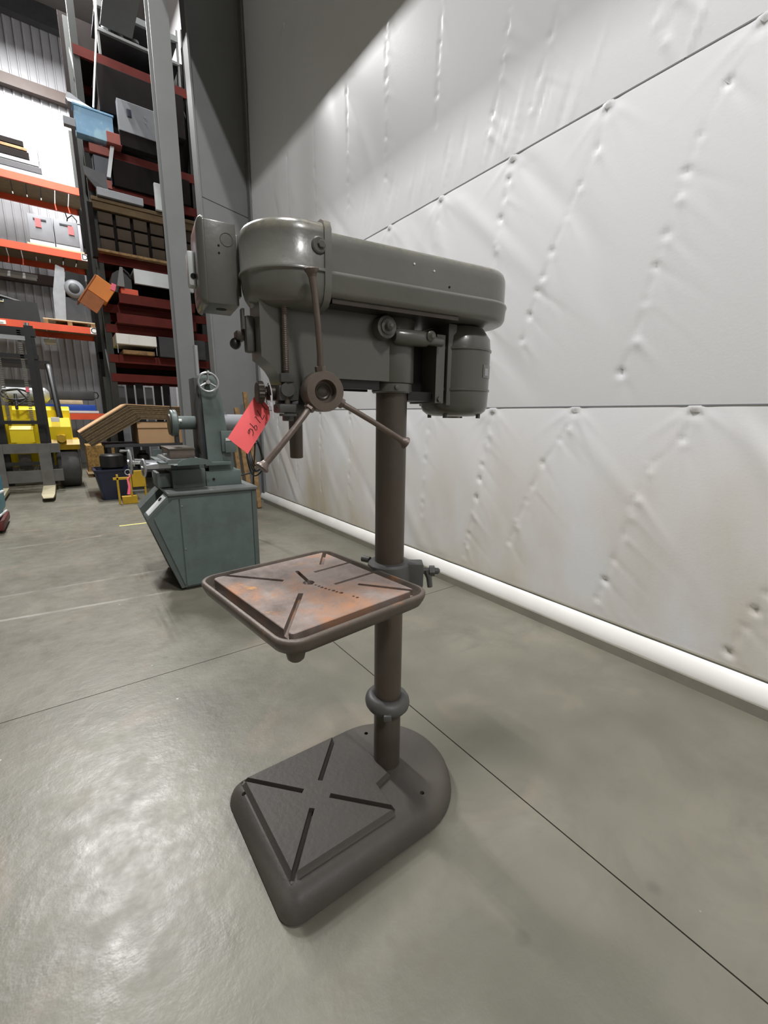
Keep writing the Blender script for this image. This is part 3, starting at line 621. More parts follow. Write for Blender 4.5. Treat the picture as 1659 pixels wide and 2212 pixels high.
bm = nb(); cyl(bm, (-.100, .1125, 1.522), (-.100, .1150, 1.522), .0026, 10); hfin('rivet_hole', bm, M_DARKHOLE, guard)
# --- switch box on the front of the guard
bm = bbox(.392, .461, -.152, -.030, 1.447, 1.618, .003)
sb = hfin('switch_box', bm, M_PAINT, press, smooth=40)
bm = nb(); loft(bm, [[(.461 + t_, y, z) for y, z in rrect(-.158 + i, -.024 - i, 1.441 + i, 1.624 - i, .012, 4)] for t_, i in ((0, 0), (.004, 0), (.010, .004), (.014, .012), (.0155, .02))])
hfin('box_lid', bm, M_PAINT, sb, smooth=40)
bm = bbox(.476, .492, -.122, -.086, 1.492, 1.566, .005); hfin('switch_plate', bm, M_LTBX, sb)
bm = nb(); cyl(bm, (.482, -.084, 1.512), (.482, -.0865, 1.512), .006, 14); hfin('switch_hole', bm, M_DARKHOLE, sb)
bm = nb(); cyl(bm, (.425, -.085, 1.4462), (.425, -.085, 1.4475), .012, 18); hfin('knockout_hole', bm, M_DARKHOLE, sb)
bm = torus(nb(), (.413, -.0298, 1.583), (0, 1, 0), .0135, .0012, 28, 6); hfin('knockout_ring', bm, M_PAINT, sb)
bm = nb()
for z in (1.568, 1.553): cyl(bm, (.431, -.0305, z), (.431, -.0292, z), .0024, 8)
hfin('screw_hole', bm, M_DARKHOLE, sb)
bm = bbox(.384, .394, -.1, -.04, 1.47, 1.60, .002); hfin('mount_bracket', bm, M_PAINT, sb)
# --- feed hub with three levers
hc = Vector((.251, .146, 1.253))
bm = lathe(nb(), [(0, .030), (.04, .032), (.05, .041), (.056, .0445), (.094, .0445), (.099, .043), (.100, .0255), (.097, .0245), (.080, .0235), (.0795, .010)], (hc.x, hc.y - .098, hc.z), (0, 1, 0), 44)
hub = hfin('feed_hub', bm, M_STEEL, press, smooth=40)
bm = lathe(nb(), [(0, .018), (.003, .018), (.0035, .015), (.002, .012), (.003, .008), (.0032, .002)], (hc.x, hc.y - .019, hc.z), (0, 1, 0), 28); hfin('hub_screw', bm, M_DSTEEL, hub)
for k, (eu, ez, ev) in enumerate(((.279, 1.493, .15), (.399, 1.092, .152), (.046, 1.137, .152))):
    a = Vector((hc.x, hc.y - .02, hc.z)); b = Vector((eu, ev, ez)); d = (b - a).normalized(); s0 = a + d * .040
    bm = nb()
    lathe(bm, [(0, .0125), (.016, .0125), (.018, .009)], s0 - d * .002, d, 6)
    sag = Vector((0, .006, 0)); Ln = (b - s0).length
    pts = [s0 + d * .012 + sag * 0, s0 + d * Ln * .2 + sag, s0 + d * Ln * .5 + sag * 1.6, s0 + d * Ln * .8 + sag, b - d * .008, b]
    tube(bm, pts, [.0070, .0066, .0066, .0070, .0080, .0090], 14)
    lv = hfin('feed_lever', bm, M_STEEL, hub, smooth=50)
    bm = lathe(nb(), [(-.012, .008), (-.004, .011), (0, .0150), (.004, .0155), (.006, .013)], b, d, 22); hfin('lever_button', bm, M_STEEL, lv, smooth=40)
# --- belt tension pivot and arm on the column boss
bm = nb(); lathe(bm, [(0, .030), (.026, .028), (.030, .0265), (.031, .019), (.036, .018), (.037, .0115), (.050, .0105), (.056, .004)], (.058, .046, 1.418), (0, 1, 0), 32)
ta = hfin('tension_pivot', bm, M_PAINT, press, smooth=40)
bm = lathe(nb(), [(0, .0135), (.008, .0195), (.085, .0200), (.100, .0180), (.104, .012)], (.034, .068, 1.400), (-1, 0, .0), 26); hfin('arm', bm, M_PAINT, ta, smooth=40)
bm = nb(); lathe(bm, [(0, .0135), (.012, .0135), (.014, .010), (.020, .005)], (-.066, .080, 1.405), (0, 1, 0), 18); hfin('set_screw', bm, M_PAINT, ta, smooth=40)
bm = nb(); cyl(bm, (-.066, .068, 1.398), (-.118, .062, 1.398), .012, 18); hfin('pin', bm, M_PAINT, ta)
# --- motor bracket plates and motor
bm = nb(); box(bm, -.140, -.112, -.085, .050, 1.238, 1.420); bevel_all(bm, .004)
mbk = hfin('motor_bracket', bm, M_PAINT, press, smooth=40)
bm = bbox(-.178, -.149, -.09, .052, 1.232, 1.452, .004); hfin('motor_plate', bm, M_PAINT, mbk, smooth=40)
bm = nb(); box(bm, -.115, -.035, -.070, .030, 1.243, 1.252); box(bm, -.115, -.035, .018, .030, 1.252, 1.268); box(bm, -.115, -.035, -.068, -.055, 1.243, 1.44); box(bm, -.15, -.112, .01, .035, 1.25, 1.262); hfin('bracket_arm', bm, M_BLACK, mbk, smooth=0)
bm = nb(); box(bm, -.112, -.04, -.062, -.02, 1.26, 1.43); hfin('bracket_web', bm, M_BLACK, mbk, smooth=0)
bm = nb(); cyl(bm, (-.126, .048, 1.249), (-.126, .056, 1.249), .008, 6); hfin('bolt', bm, M_PAINT, mbk, smooth=20)
mc = Vector((-.232, -.022, 0))
bm = lathe(nb(), [(1.202, .040), (1.203, .062), (1.208, .082), (1.218, .095), (1.232, .101), (1.274, .102), (1.275, .105), (1.280, .105), (1.281, .102), (1.386, .102), (1.387, .105), (1.392, .105), (1.393, .102), (1.422, .099), (1.438, .088), (1.452, .078), (1.458, .05)], mc, seg=48)
mo = hfin('motor', bm, M_PAINT, press, smooth=40)
bm = nb(); lathe(bm, [(1.197, .018), (1.203, .024)], mc, seg=20); hfin('shaft_cap', bm, M_PAINT, mo)
for q in range(4):
    a = math.radians(35 + 90*q); bm = nb(); cyl(bm, mc + Vector((.078*math.cos(a), .078*math.sin(a), 1.197)), mc + Vector((.078*math.cos(a), .078*math.sin(a), 1.215)), .0065, 10); hfin('through_bolt', bm, M_BRKT, mo)
bm = nb(); v0 = []
for ang in range(0, 31, 6): v0.append((mc.x + .1035*math.cos(math.radians(104 + ang)), mc.y + .1035*math.sin(math.radians(104 + ang))))
loft(bm, [[(x, y, 1.312) for x, y in v0] + [(mc.x + (x-mc.x)*.98, mc.y + (y-mc.y)*.98, 1.312) for x, y in v0[::-1]], [(x, y, 1.348) for x, y in v0] + [(mc.x + (x-mc.x)*.98, mc.y + (y-mc.y)*.98, 1.348) for x, y in v0[::-1]]])
npl = hfin('nameplate', bm, M_PAINTW, mo, smooth=40)
bm = nb(); a0, a1 = 108, 119
pp = [(mc.x + .1042*math.cos(math.radians(t_)), mc.y + .1042*math.sin(math.radians(t_))) for t_ in (a0, (a0+a1)/2, a1)]; pi_ = [(mc.x + .1030*math.cos(math.radians(t_)), mc.y + .1030*math.sin(math.radians(t_))) for t_ in (a1, (a0+a1)/2, a0)]
loft(bm, [[(x, y, 1.318) for x, y in pp + pi_], [(x, y, 1.338) for x, y in pp + pi_]]); hfin('bare_metal_patch', bm, M_ALU, npl, smooth=40)
bm = nb(); box(bm, -.185, -.176, -.06, .045, 1.36, 1.43); box(bm, -.185, -.176, -.06, .045, 1.245, 1.29); hfin('motor_foot', bm, M_PAINT, mo, smooth=0)

# --- red card tag hung from the lock knob by a white cable tie
def hw(u, v, z): return PO + HM @ Vector((u, v, z))
TGa, TGb, TGc, TGd = Vector((.369, -.014, 1.249)), Vector((.447, .024, 1.147)), Vector((.404, .026, 1.109)), Vector((.330, -.004, 1.207))
rt_o = hw(.37, .03, 1.25)
htg = thing('hang_tag', 'red card tag numbered 7196 cable-tied to the drill press quill lock', 'tag', rt_o)
def tgpt(s, t, lift=0.0):
    """s down the long side 0..1, t across 0..1"""
    t = t * (1.0 - .30 * max(0.0, 1 - s / .16) ** 1.6) if t > .5 else t
    p = TGa.lerp(TGb, s).lerp(TGd.lerp(TGc, s), t); n = (TGb - TGa).cross(TGd - TGa).normalized()
    if n.y < 0: n = -n
    curl = 0.010 * math.exp(-((s) / .22) ** 2) * (t - .35)
    return p + n * (lift - curl * .8 + .004 * math.sin(PI * t) * (1 - s))
bm = nb(); NS, NT = 16, 10
outline = lambda s, t: (s, t)
for side in (0.0, 0.0006):
    gr = [[bm.verts.new(HM @ tgpt(i/NS, (j/NT), side) + PO - rt_o) for j in range(NT+1)] for i in range(NS+1)]
    for i in range(NS):
        for j in range(NT):
            bm.faces.new((gr[i][j], gr[i+1][j], gr[i+1][j+1], gr[i][j+1]))
fin('card', bm, M_RED, htg, smooth=60)
# handwritten strokes: pixel-measured polylines in the card's own (s down the card, t across) axes
def stroke(pts): 
    bm = nb(); tube(bm, [HM @ tgpt(s, t, .0009) + PO - rt_o for s, t in pts], .00085, 6); fin('digit_stroke', bm, M_INK, htg)
PXa, PXb, PXc, PXd = np.array((870., 270)), np.array((100., 1385)), np.array((625., 1800)), np.array((1400., 700))
def st(x, y):
    e1 = PXb - PXa; e2 = PXd - PXa; A_ = np.stack([e1, e2], 1); s, t = np.linalg.solve(A_, np.array((x, y), float) - PXa); return float(s), float(t)
for pl in ([(985,485),(1060,570),(1140,640),(1210,690)], [(895,690),(970,800),(1050,920),(1085,870),(1110,795)], [(825,880),(850,850),(900,920),(990,1010)],
           [(690,1025),(750,1080),(810,1140),(855,1200),(890,1190),(895,1120),(870,1075),(830,1085),(805,1135)],
           [(770,1340),(790,1270),(765,1190),(700,1160),(655,1200),(640,1260),(670,1290),(690,1250),(680,1200)]):
    stroke([st(*q) for q in pl])
bm = nb(); rr = .027; pts = []
for i in range(30):
    a = 2*PI*i/29; pts.append(HM @ Vector((.346 + .001*math.sin(a*2), .02 + rr*math.cos(a), 1.247 + rr*1.0*math.sin(a))) + PO - rt_o)
tube(bm, pts, .0014, 6); fin('cable_tie', bm, M_ZIP, htg)
bm = nb(); q0 = Vector((.348, .046, 1.250)); 
tube(bm, [HM @ (q0 + Vector((0, 0, -.005))) + PO - rt_o, HM @ (q0 + Vector((-.001, .004, -.03))) + PO - rt_o, HM @ (q0 + Vector((-.002, .004, -.058))) + PO - rt_o], [.0018, .0018, .0012], 6)
fin('tie_tail', bm, M_ZIP, htg)
bm = bbox(-.0035, .0035, -.0025, .0025, -.005, .005, .001, 1, Matrix.Translation(HM @ (q0 + Vector((0, .001, -.026))) + PO - rt_o) @ HM); fin('tie_head', bm, M_ZIP, htg)

# ================================================================== THE SURFACE GRINDER (local s, d, z)
gr_ = thing('surface_grinder', 'teal green surface grinder on a slant-fronted cabinet behind the drill press', 'grinder', (0.548, 3.104, 0), math.radians(-1.5))
side = [(0, .02), (-.165, .53), (-.022, .672), (.555, .672), (.555, .02)]
bm = nb(); prism(bm, [(.03, 0), (.03, .03), (.53, .03), (.53, 0)], 'y', .02, .58); fin('plinth', bm, M_DSTEEL, gr_, smooth=0)
bm = nb(); prism(bm, side, 'y', .004, .20); bevel_all(bm, .006, 1, 20); cab = fin('cabinet', bm, M_TEALD, gr_, smooth=30)
bm = nb(); prism(bm, side, 'y', .42, .60); bevel_all(bm, .006, 1, 20); fin('far_pod', bm, M_TEALD, cab, smooth=30)
bm = nb(); prism(bm, [(.05, .02), (-.06, .50), (.02, .672), (.54, .672), (.54, .02)], 'y', .20, .42); fin('centre_body', bm, M_TEALD, cab, smooth=0)
bm = bbox(.034, .515, -.004, .006, .03, .648, .002, 1); fin('side_panel', bm, M_TEAL, cab, smooth=0)
bm = nb(); prism(bm, [(.018, .06), (-.128, .53), (-.01, .645), (.026, .648), (.026, .035)], 'y', -.003, .006); fin('side_panel', bm, M_TEAL, cab, smooth=0)
bm = bbox(.520, .552, -.004, .006, .03, .66, .002, 1); fin('corner_strip', bm, M_TEALD, cab, smooth=0)
for z in (.60, .3): 
    bm = nb(); cyl(bm, (.045, -.007, z), (.045, -.003, z), .005, 10); fin('panel_screw', bm, M_ALU, cab)
nd = Vector((-.142, 0, .143)).normalized()
def slant(s0, s1, d0, d1, th):   # plate lying on the slanted upper front
    a = Vector((-.165, 0, .53)); b = Vector((-.022, 0, .672)); bm = nb(); n = Vector((-.705, 0, .71))
    q = [a.lerp(b, s0), a.lerp(b, s1)]; lo = []
    vs = [q[0] + Vector((0, d0, 0)), q[1] + Vector((0, d0, 0)), q[1] + Vector((0, d1, 0)), q[0] + Vector((0, d1, 0))]
    return loft(bm, [[v for v in vs], [v + n * th for v in vs]])
fin('front_frame', slant(.04, .96, .02, .185, .004), M_TEALD, cab, smooth=0)
npg = fin('instruction_plate', slant(.10, .88, .035, .165, .006), M_LTBX, cab, smooth=0)
bm = nb(); p = Vector((-.165, 0, .53)).lerp(Vector((-.022, 0, .672)), .72) + Vector((-.705, 0, .71)) * .007; cyl(bm, p + Vector((0, .10, 0)), p + Vector((-.006, .10, .006)), .014, 4); fin('diamond_mark', bm, M_BLACK, npg, smooth=0)
bm = bbox(-.035, .565, -.012, .612, .672, .692, .004); fin('worktop', bm, M_TOPG, cab, smooth=40)
# machine bed
bm = bbox(.03, .25, .17, .47, .692, .822, .006); bed = fin('bed', bm, M_TEALD, gr_, smooth=40)
bm = bbox(.25, .50, .16, .48, .692, .800, .006); fin('rear_bed', bm, M_TEAL, bed, smooth=40)
bm = nb(); cyl(bm, (.30, .162, .742), (.30, .157, .742), .010, 14); fin('oil_hole', bm, M_DARKHOLE, bed)
bm = bbox(-.06, .03, .21, .43, .70, .80, .006); fin('front_apron', bm, M_TEALD, bed, smooth=40)
# saddle, table with end pan, magnetic chuck
bm = nb(); prism(bm, [(.0, .822), (.33, .822), (.33, .85), (.30, .865), (.03, .865), (.0, .85)], 'y', .20, .44); bevel_all(bm, .004, 1); sad = fin('saddle', bm, M_TEALD, gr_, smooth=30)
bm = bbox(.25, .43, .145, .40, .842, .866, .003); fin('rear_slide', bm, M_TEAL, sad, smooth=30)
bm = nb(); prism(bm, [(.01, .865), (.20, .865), (.215, .885), (.205, .90), (.005, .90), (-.005, .885)], 'y', .10, .60); bevel_all(bm, .003, 1); gt = fin('table', bm, M_TOPG, gr_, smooth=30)
bm = nb(); loft(bm, [[(-.01, .10, .872), (.225, .10, .872), (.225, .11, .872), (-.01, .11, .872)], [(.02, -.01, .872), (.235, .02, .880), (.235, .03, .884), (.02, 0, .876)]]); fin('pan_floor', bm, M_TEAL, gt, smooth=0)
bm = nb(); prism(bm, [(.04, .868), (.27, .872), (.235, .900), (.185, .914), (.13, .918), (.075, .908), (.045, .890)], 'y', -.012, -.004); fin('end_pan', bm, M_TEAL, gt, smooth=0)
bm = nb(); prism(bm, [(-.03, .872), (.24, .872), (.22, .935), (-.02, .935)], 'y', .60, .61); fin('end_pan', bm, M_TEAL, gt, smooth=0)
bm = bbox(-.045, -.005, .10, .60, .872, .884, .002); fin('edge_tray', bm, M_TEALD, gt, smooth=0)
bm = bbox(.025, .185, .16, .50, .902, .960, .004); ck = fin('magnetic_chuck', bm, M_STEEL, gr_, smooth=30)
bm = bbox(.02, .19, .155, .505, .958, .970, .002); fin('chuck_plate', bm, M_COLM, ck, smooth=30)
bm = nb(); cyl(bm, (.02, .24, .93), (-.008, .24, .93), .006, 10); cyl(bm, (-.008, .24, .93), (-.012, .16, .925), .005, 10); fin('chuck_lever', bm, M_CHROME, ck)
# column and wheelhead
bm = loft(nb(), [[(.28, .19, .80), (.455, .19, .80), (.455, .44, .80), (.28, .44, .80)], [(.27, .20, 1.30), (.405, .20, 1.30), (.405, .42, 1.30), (.27, .42, 1.30)], [(.262, .205, 1.44), (.375, .205, 1.44), (.375, .42, 1.44), (.262, .42, 1.44)], [(.275, .215, 1.47), (.36, .215, 1.47), (.36, .41, 1.47), (.275, .41, 1.47)]])
bevel_all(bm, .008, 2, 25); gc = fin('column', bm, M_TEAL, gr_, smooth=40)
bm = bbox(.232, .276, .23, .40, .88, 1.45, .004); fin('way_cover', bm, M_DGREY, gc, smooth=30)
bm = bbox(.375, .47, .165, .195, .935, 1.085, .006); jb = fin('switch_box', bm, M_TEAL, gr_, smooth=40)
bm = bbox(.395, .475, .15, .168, .93, 1.02, .005); fin('box_cover', bm, M_TEAL, jb, smooth=40)
bm = bbox(.40, .462, .147, .152, 1.015, 1.035, .001); fin('paper_label', bm, M_LTBX, jb, smooth=0)
bm = lathe(nb(), [(0, .047), (.19, .047), (.20, .044)], (.095, .30, 1.140), (1, 0, 0), 28); whd = fin('wheelhead', bm, M_TEAL, gr_)
bm = nb(); lathe(bm, [(0, .030), (.004, .088), (.010, .092), (.040, .092), (.046, .085), (.05, .04)], (.065, .30, 1.138), (1, 0, 0), 36); fin('wheel_guard', bm, M_TEAL, whd, smooth=40)
bm = nb(); lathe(bm, [(0, .012), (.003, .070), (.012, .074), (.014, .07)], (.055, .30, 1.128), (1, 0, 0), 36); fin('grinding_wheel', bm, M_DSTEEL, whd, smooth=40)
bm = bbox(.09, .115, .27, .33, 1.00, 1.09, .003); fin('guard_foot', bm, M_DGREY, whd, smooth=0)
bm = nb(); cyl(bm, (.080, .30, 1.22), (.080, .30, 1.33), .004, 8); fin('pin', bm, M_BLACK, whd)
bm = bbox(.10, .12, .25, .256, 1.135, 1.165, .001); cyl(bm, (.105, .254, 1.155), (.135, .254, 1.155), .012, 10); fin('oil_cup', bm, M_WHITE, whd)
bm = lathe(nb(), [(0, .05), (.01, .062), (.20, .062), (.215, .05)], (.40, .30, 1.140), (1, 0, 0), 28); gm = fin('spindle_motor', bm, M_GREYBX, gr_)
bm = nb(); lathe(bm, [(0, .012), (.02, .016)], (.44, .30, 1.200), (0, 0, 1), 12); fin('lifting_boss', bm, M_GREYBX, gm)
# handwheels
def handwheel(name, c, ax, R, r, spokes=3):
    bm = torus(nb(), c, ax, R, r, 36, 8); hwh = fin(name, bm, M_ALU, gr_)
    x, y, d_ = frame_axis(ax); c = Vector(c); bm = nb()
    for k in range(spokes):
        a = 2*PI*k/spokes + PI/2; cyl(bm, c, c + (x*math.cos(a) + y*math.sin(a)) * R, r * .75, 8)
    cyl(bm, c - d_ * .012, c + d_ * .016, R * .22, 14); o = fin('spokes', bm, M_ALU, hwh)
    a = PI/2; p = c + (x*math.cos(a) + y*math.sin(a)) * R; bm = nb(); lathe(bm, [(0, .006), (.02, .007), (.05, .010), (.055, .006)], p, d_, 12); fin('crank_handle', bm, M_CHROME, hwh)
    return hwh
handwheel('elevating_handwheel', (.308, .15, 1.418), (-.15, -1, .05), .063, .0085)
bm = nb(); cyl(bm, (.308, .15, 1.418), (.308, .21, 1.418), .02, 14); fin('elevating_shaft', bm, M_DSTEEL, gr_)
handwheel('cross_feed_handwheel', (-.205, .27, .880), (-1, 0, 0), .078, .009)
handwheel('table_handwheel', (-.135, .20, .845), (-1, -.1, 0), .055, .008)
bm = nb(); cyl(bm, (-.20, .27, .88), (.0, .27, .87), .016, 12); fin('cross_feed_shaft', bm, M_CHROME, gr_)
bm = loft(nb(), [[(-.125, .19, .835), (-.125, .24, .835), (-.125, .24, .86), (-.125, .19, .86)], [(.03, .19, .835), (.03, .30, .835), (.03, .30, .875), (.03, .19, .875)]]); fin('feed_bracket', bm, M_ALU, gr_, smooth=30)
bm = nb(); cyl(bm, (.318, .50, .69), (.318, .50, 1.70), .016, 12); fin('conduit', bm, M_GALV, gr_)
bm = tube(nb(), [(.24, .215, .93), (.225, .20, 1.0), (.235, .21, 1.12), (.222, .205, 1.26), (.25, .21, 1.40)], .006, 8); fin('coolant_hose', bm, M_DSTEEL, gr_)
bm = tube(nb(), [(.02+-.225, .25, .805), (-.233, .245, .77), (-.227, .24, .72), (-.236, .24, .668)], [.004, .006, .009, .011], 8); fin('pink_tape', bm, M_PINK, gr_, label='strip of pink marking tape')
bm = torus(nb(), (-.226, .25, .815), (.3, 1, 0), .018, .002, 20, 6); fin('wire_loop', bm, M_LTBX, gr_)
# cable bundle behind it
cb = thing('cable_bundle', 'dark coiled power cables hanging behind the teal grinder', 'cable', (1.30, 3.62, 0))
for k, (rr, zc, xo) in enumerate(((.11, .86, 0), (.10, .85, .02), (.12, .83, .01), (.09, .88, .03))):
    pts = [(xo + rr*.55*math.cos(a), .02*k + .02*math.sin(3*a), zc + rr*1.2*math.sin(a)) for a in np.linspace(0, 2*PI, 26)]
    bm = tube(nb(), pts, .0065, 6); fin('cable_loop', bm, M_BLACK, cb)
bm = tube(nb(), [(-.18, .0, .70), (-.06, .02, .715), (.0, .03, .73), (.04, .04, .80)], .007, 6); fin('cable_tail', bm, M_BLACK, cb)
bm = tube(nb(), [(.05, .05, .96), (.08, .2, 1.0), (.12, .45, .5), (.14, .5, .01)], .007, 6); fin('cable_tail', bm, M_BLACK, cb)
# timbers leaning in the corner by the portal column
for k, (x, y, wd, hgt, lean, nm) in enumerate(((1.995, 5.50, .055, 1.50, -.02, 'narrow grey-brown plank leaning nearest the white wall'), (1.915, 5.55, .06, 1.30, -.05, 'honey-coloured plank leaning behind the grinder cables'), (1.83, 5.62, .05, 1.05, -.03, 'short dark-edged plank leaning furthest from the wall'))):
    bm = bbox(-wd/2, wd/2, -.02, .02, 0, hgt, .003, 1, Matrix.Rotation(-.16, 4, 'X') @ Matrix.Rotation(lean, 4, 'Y'))
    tag(fin('leaning_plank', bm, M_WOOD, loc=(x, y, 0.005)), nm, 'plank', 'planks leaning by the portal column')

# ================================================================== FORKLIFT
FO = Vector((-.45, 9.5, 0)); fk = thing('forklift', 'yellow and black forklift truck parked facing the camera', 'forklift', FO)
def F(name, bm, m_, p=None, smooth=0, label=None): return fin(name, loc(bm, FO), m_, p or fk, smooth=smooth, label=label)
XC = -.47
for sgn in (1, -1):
    xa = XC + sgn * .20; xb = XC + sgn * .33; lo_, hi_ = min(xa, xb), max(xa, xb)
    bm = nb(); prism(bm, [(lo_, .10), (hi_, .10), (hi_ + (-.02 if sgn > 0 else .0), 2.45), (lo_ + (.0 if sgn > 0 else .02), 2.45)], 'y', 8.62, 8.72); mr = F('mast_rail', bm, M_MAST)
    bm = nb(); box(bm, lo_ + .02 - sgn*.03, hi_ - .03 - sgn*.03, 8.58, 8.66, .25, 2.40); F('inner_rail', bm, M_MAST, mr)
    bm = nb(); lathe(bm, [(0, .03), (.04, .03)], (XC + sgn*.24, 8.66, 2.45), (0, 0, 1), 14); F('ram_head', bm, M_CHROME, mr)
    bm = nb(); cx_ = XC + sgn * .135
    for k in range(46): box(bm, cx_ - .022, cx_ + .022, 8.60, 8.62, 1.05 + k*.029, 1.068 + k*.029)
    o = F('lift_chain', bm, M_FORK); o['kind'] = 'stuff'
for z, th in ((2.30, .11), (1.98, .06), (.62, .10)):
    bm = nb(); box(bm, XC - .33, XC + .33, 8.60, 8.72, z, z + th); F('cross_member', bm, M_MAST)
bm = nb(); box(bm, XC - .20, XC + .20, 8.57, 8.60, 2.23, 2.29); F('rating_plate', bm, M_GALV)
for z in (1.03, .42): 
    bm = nb(); box(bm, XC - .42, XC + .30, 8.44, 8.50, z, z + .05); F('carriage_bar', bm, M_MAST)
bm = nb(); box(bm, XC - .42, XC + .42, 8.46, 8.52, .60, .74); F('carriage_plate', bm, M_FORK)
bm = nb(); box(bm, XC - .42, XC + .42, 8.46, 8.52, .16, .34); F('carriage_plate', bm, M_FORK)
bm = nb(); box(bm, XC - .15, XC + .13, 8.53, 8.60, .76, .95); prism(bm, [(8.53, .95), (8.60, .95), (8.60, 1.0)], 'x', XC - .15, XC + .13); F('front_cowl', bm, M_YEL)
bm = nb(); box(bm, XC - .1, XC + .05, 8.54, 8.62, .36, .58); cyl(bm, (XC-.02, 8.58, .47), (XC-.02, 8.5, .47), .07, 18); F('tilt_ram', bm, M_DSTEEL)
for xf_, nm in ((-.245, 'fork'), (-.80, 'fork')):
    bm = nb(); prism(bm, [(8.42, .10), (8.46, .10), (8.46, .74), (8.42, .74)], 'x', xf_ - .075, xf_ + .075); fo = F(nm, bm, M_FORK)
    bm = nb(); loft(bm, [[(xf_ - .075, 8.46, .05), (xf_ + .075, 8.46, .05), (xf_ + .075, 8.46, .105), (xf_ - .075, 8.46, .105)], [(xf_ - .08, 7.60, .05), (xf_ + .07, 7.60, .05), (xf_ + .07, 7.60, .085), (xf_ - .08, 7.60, .085)], [(xf_ - .06, 7.44, .05), (xf_ + .05, 7.44, .05), (xf_ + .05, 7.44, .062), (xf_ - .06, 7.44, .062)]]); F('fork_blade', bm, M_FORKT, fo)
for sgn in (1, -1):
    xw = XC + .45 if sgn > 0 else XC - .75
    bm = lathe(nb(), [(0, .24), (.02, .30), (.06, .325), (.26, .325), (.30, .30), (.31, .22)], (xw - .10, 8.98, .325), (1, 0, 0), 36); wh = F('drive_wheel', bm, M_TYRE, None, 40)
    bm = lathe(nb(), [(0, .17), (.015, .18), (.03, .10), (.035, .02)], (xw + .20, 8.98, .325), (1, 0, 0), 24); F('wheel_hub', bm, M_GALV, wh, 40)
    bm = nb(); prism(bm, [(8.74, .62), (8.70, .70), (8.78, .78), (9.40, .78), (9.40, .70), (8.80, .66)], 'x', xw - .14, xw + .24); F('fender', bm, M_YELD, None)
# body, cowl posts, cab
bm = nb(); prism(bm, [(8.80, .70), (8.78, .98), (8.86, 1.12), (9.3, 1.12), (9.3, .70)], 'x', XC + .32, XC + .60); F('front_fairing', bm, M_YEL)
bm = nb(); prism(bm, [(9.30, .60), (9.30, 1.24), (9.40, 1.30), (10.7, 1.32), (10.85, 1.1), (10.85, .40), (10.6, .3), (9.6, .3)], 'x', XC - .52, XC + .62); bevel_all(bm, .03, 2, 40); F('body', bm, M_YEL, None, 40)
bm = nb(); box(bm, XC - .32, XC + .30, 8.76, 8.86, 1.0, 1.10); box(bm, XC - .32, XC - .10, 8.80, 8.9, 1.10, 1.30); F('dash', bm, M_YEL)
bm = lathe(nb(), [(0, .06), (.03, .13), (.6, .13), (.66, .06)], (XC - .28, 10.0, 1.50), (1, 0, 0), 24); F('gas_bottle', bm, M_LTBX, None, 40)
bm = tube(nb(), [(XC - .1, 9.6, 1.30), (XC - .2, 9.2, 1.52), (XC, 9.0, 1.55), (XC + .1, 9.0, 1.40), (XC - .05, 8.95, 1.30)], .014, 8); F('hose', bm, M_BLACK, None, 40)
bm = bbox(XC - .22, XC + .20, 9.5, 10.0, 1.24, 1.36, .03); box(bm, XC - .22, XC + .2, 9.95, 10.05, 1.3, 1.75); F('seat', bm, M_DGREY, None, 40)
bm = torus(nb(), (XC - .05, 9.18, 1.48), (0, -.5, .85), .17, .014, 26, 8); cyl(bm, (XC - .05, 9.18, 1.48), (XC - .05, 9.05, 1.25), .02, 10); F('steering_wheel', bm, M_BLACK, None, 40)
for sgn in (1, -1):
    xp = XC + sgn * .48
    bm = tube(nb(), [(xp, 8.95, 1.12), (xp - sgn*.05, 9.25, 1.88), (xp - sgn*.06, 9.36, 1.97), (xp - sgn*.06, 10.5, 2.02), (xp, 10.75, 1.30)], .042, 8); F('guard_post', bm, M_BLACK, None, 40)
for k in range(6):
    y = 9.36 + .22 * k; bm = nb(); box(bm, XC - .45, XC + .45, y - .03, y + .03, 1.98, 2.03); F('roof_bar', bm, M_BLACK)
bm = bbox(XC - .50, XC - .26, 9.22, 9.32, 1.58, 1.74, .02); F('work_lamp', bm, M_BLACK, None, 40)
bm = bbox(XC + .36, XC + .47, 8.75, 8.79, 1.06, 1.13, .004); F('warning_label', bm, M_WHITE)
bm = nb(); box(bm, XC + .13 - .016, XC + .13 + .022, 8.592, 8.60, 1.50, 1.57); F('pink_tape', bm, M_PINK)
bm = bbox(XC + .40, XC + .52, 8.7, 8.8, .70, .86, .03); cyl(bm, (XC + .46, 8.7, .80), (XC + .46, 8.66, .80), .06, 16); F('head_lamp', bm, M_YELD, None, 40)

# --- teal floor scrubber at the left edge
sc_ = thing('floor_scrubber', 'teal plastic floor scrubber with grey hose at the left edge', 'scrubber', (-1.02, 6.0, 0))
bm = bbox(-.42, .42, -.30, .42, .14, .56, .06, 3); bd = fin('body', bm, M_CYAN, sc_, smooth=40)
bm = bbox(-.36, .40, -.34, .30, .30, .50, .04, 3); fin('front_shroud', bm, M_CYAN, bd, smooth=40)
bm = bbox(-.42, .44, -.32, .36, .03, .12, .02, 2); fin('squeegee_skirt', bm, mat('dark_red_rubber', (86, 26, 26), .5), sc_, smooth=40)
bm = tube(nb(), [(-.3, -.36, .26), (.1, -.37, .30), (.36, -.34, .38), (.47, -.22, .42), (.46, -.1, .40)], .014, 8); fin('hose', bm, M_LTBX, sc_)
bm = tube(nb(), [(-.3, -.36, .13), (.2, -.37, .15), (.42, -.30, .18), (.46, -.1, .2)], .011, 8); fin('bumper_rod', bm, M_LTBX, sc_)
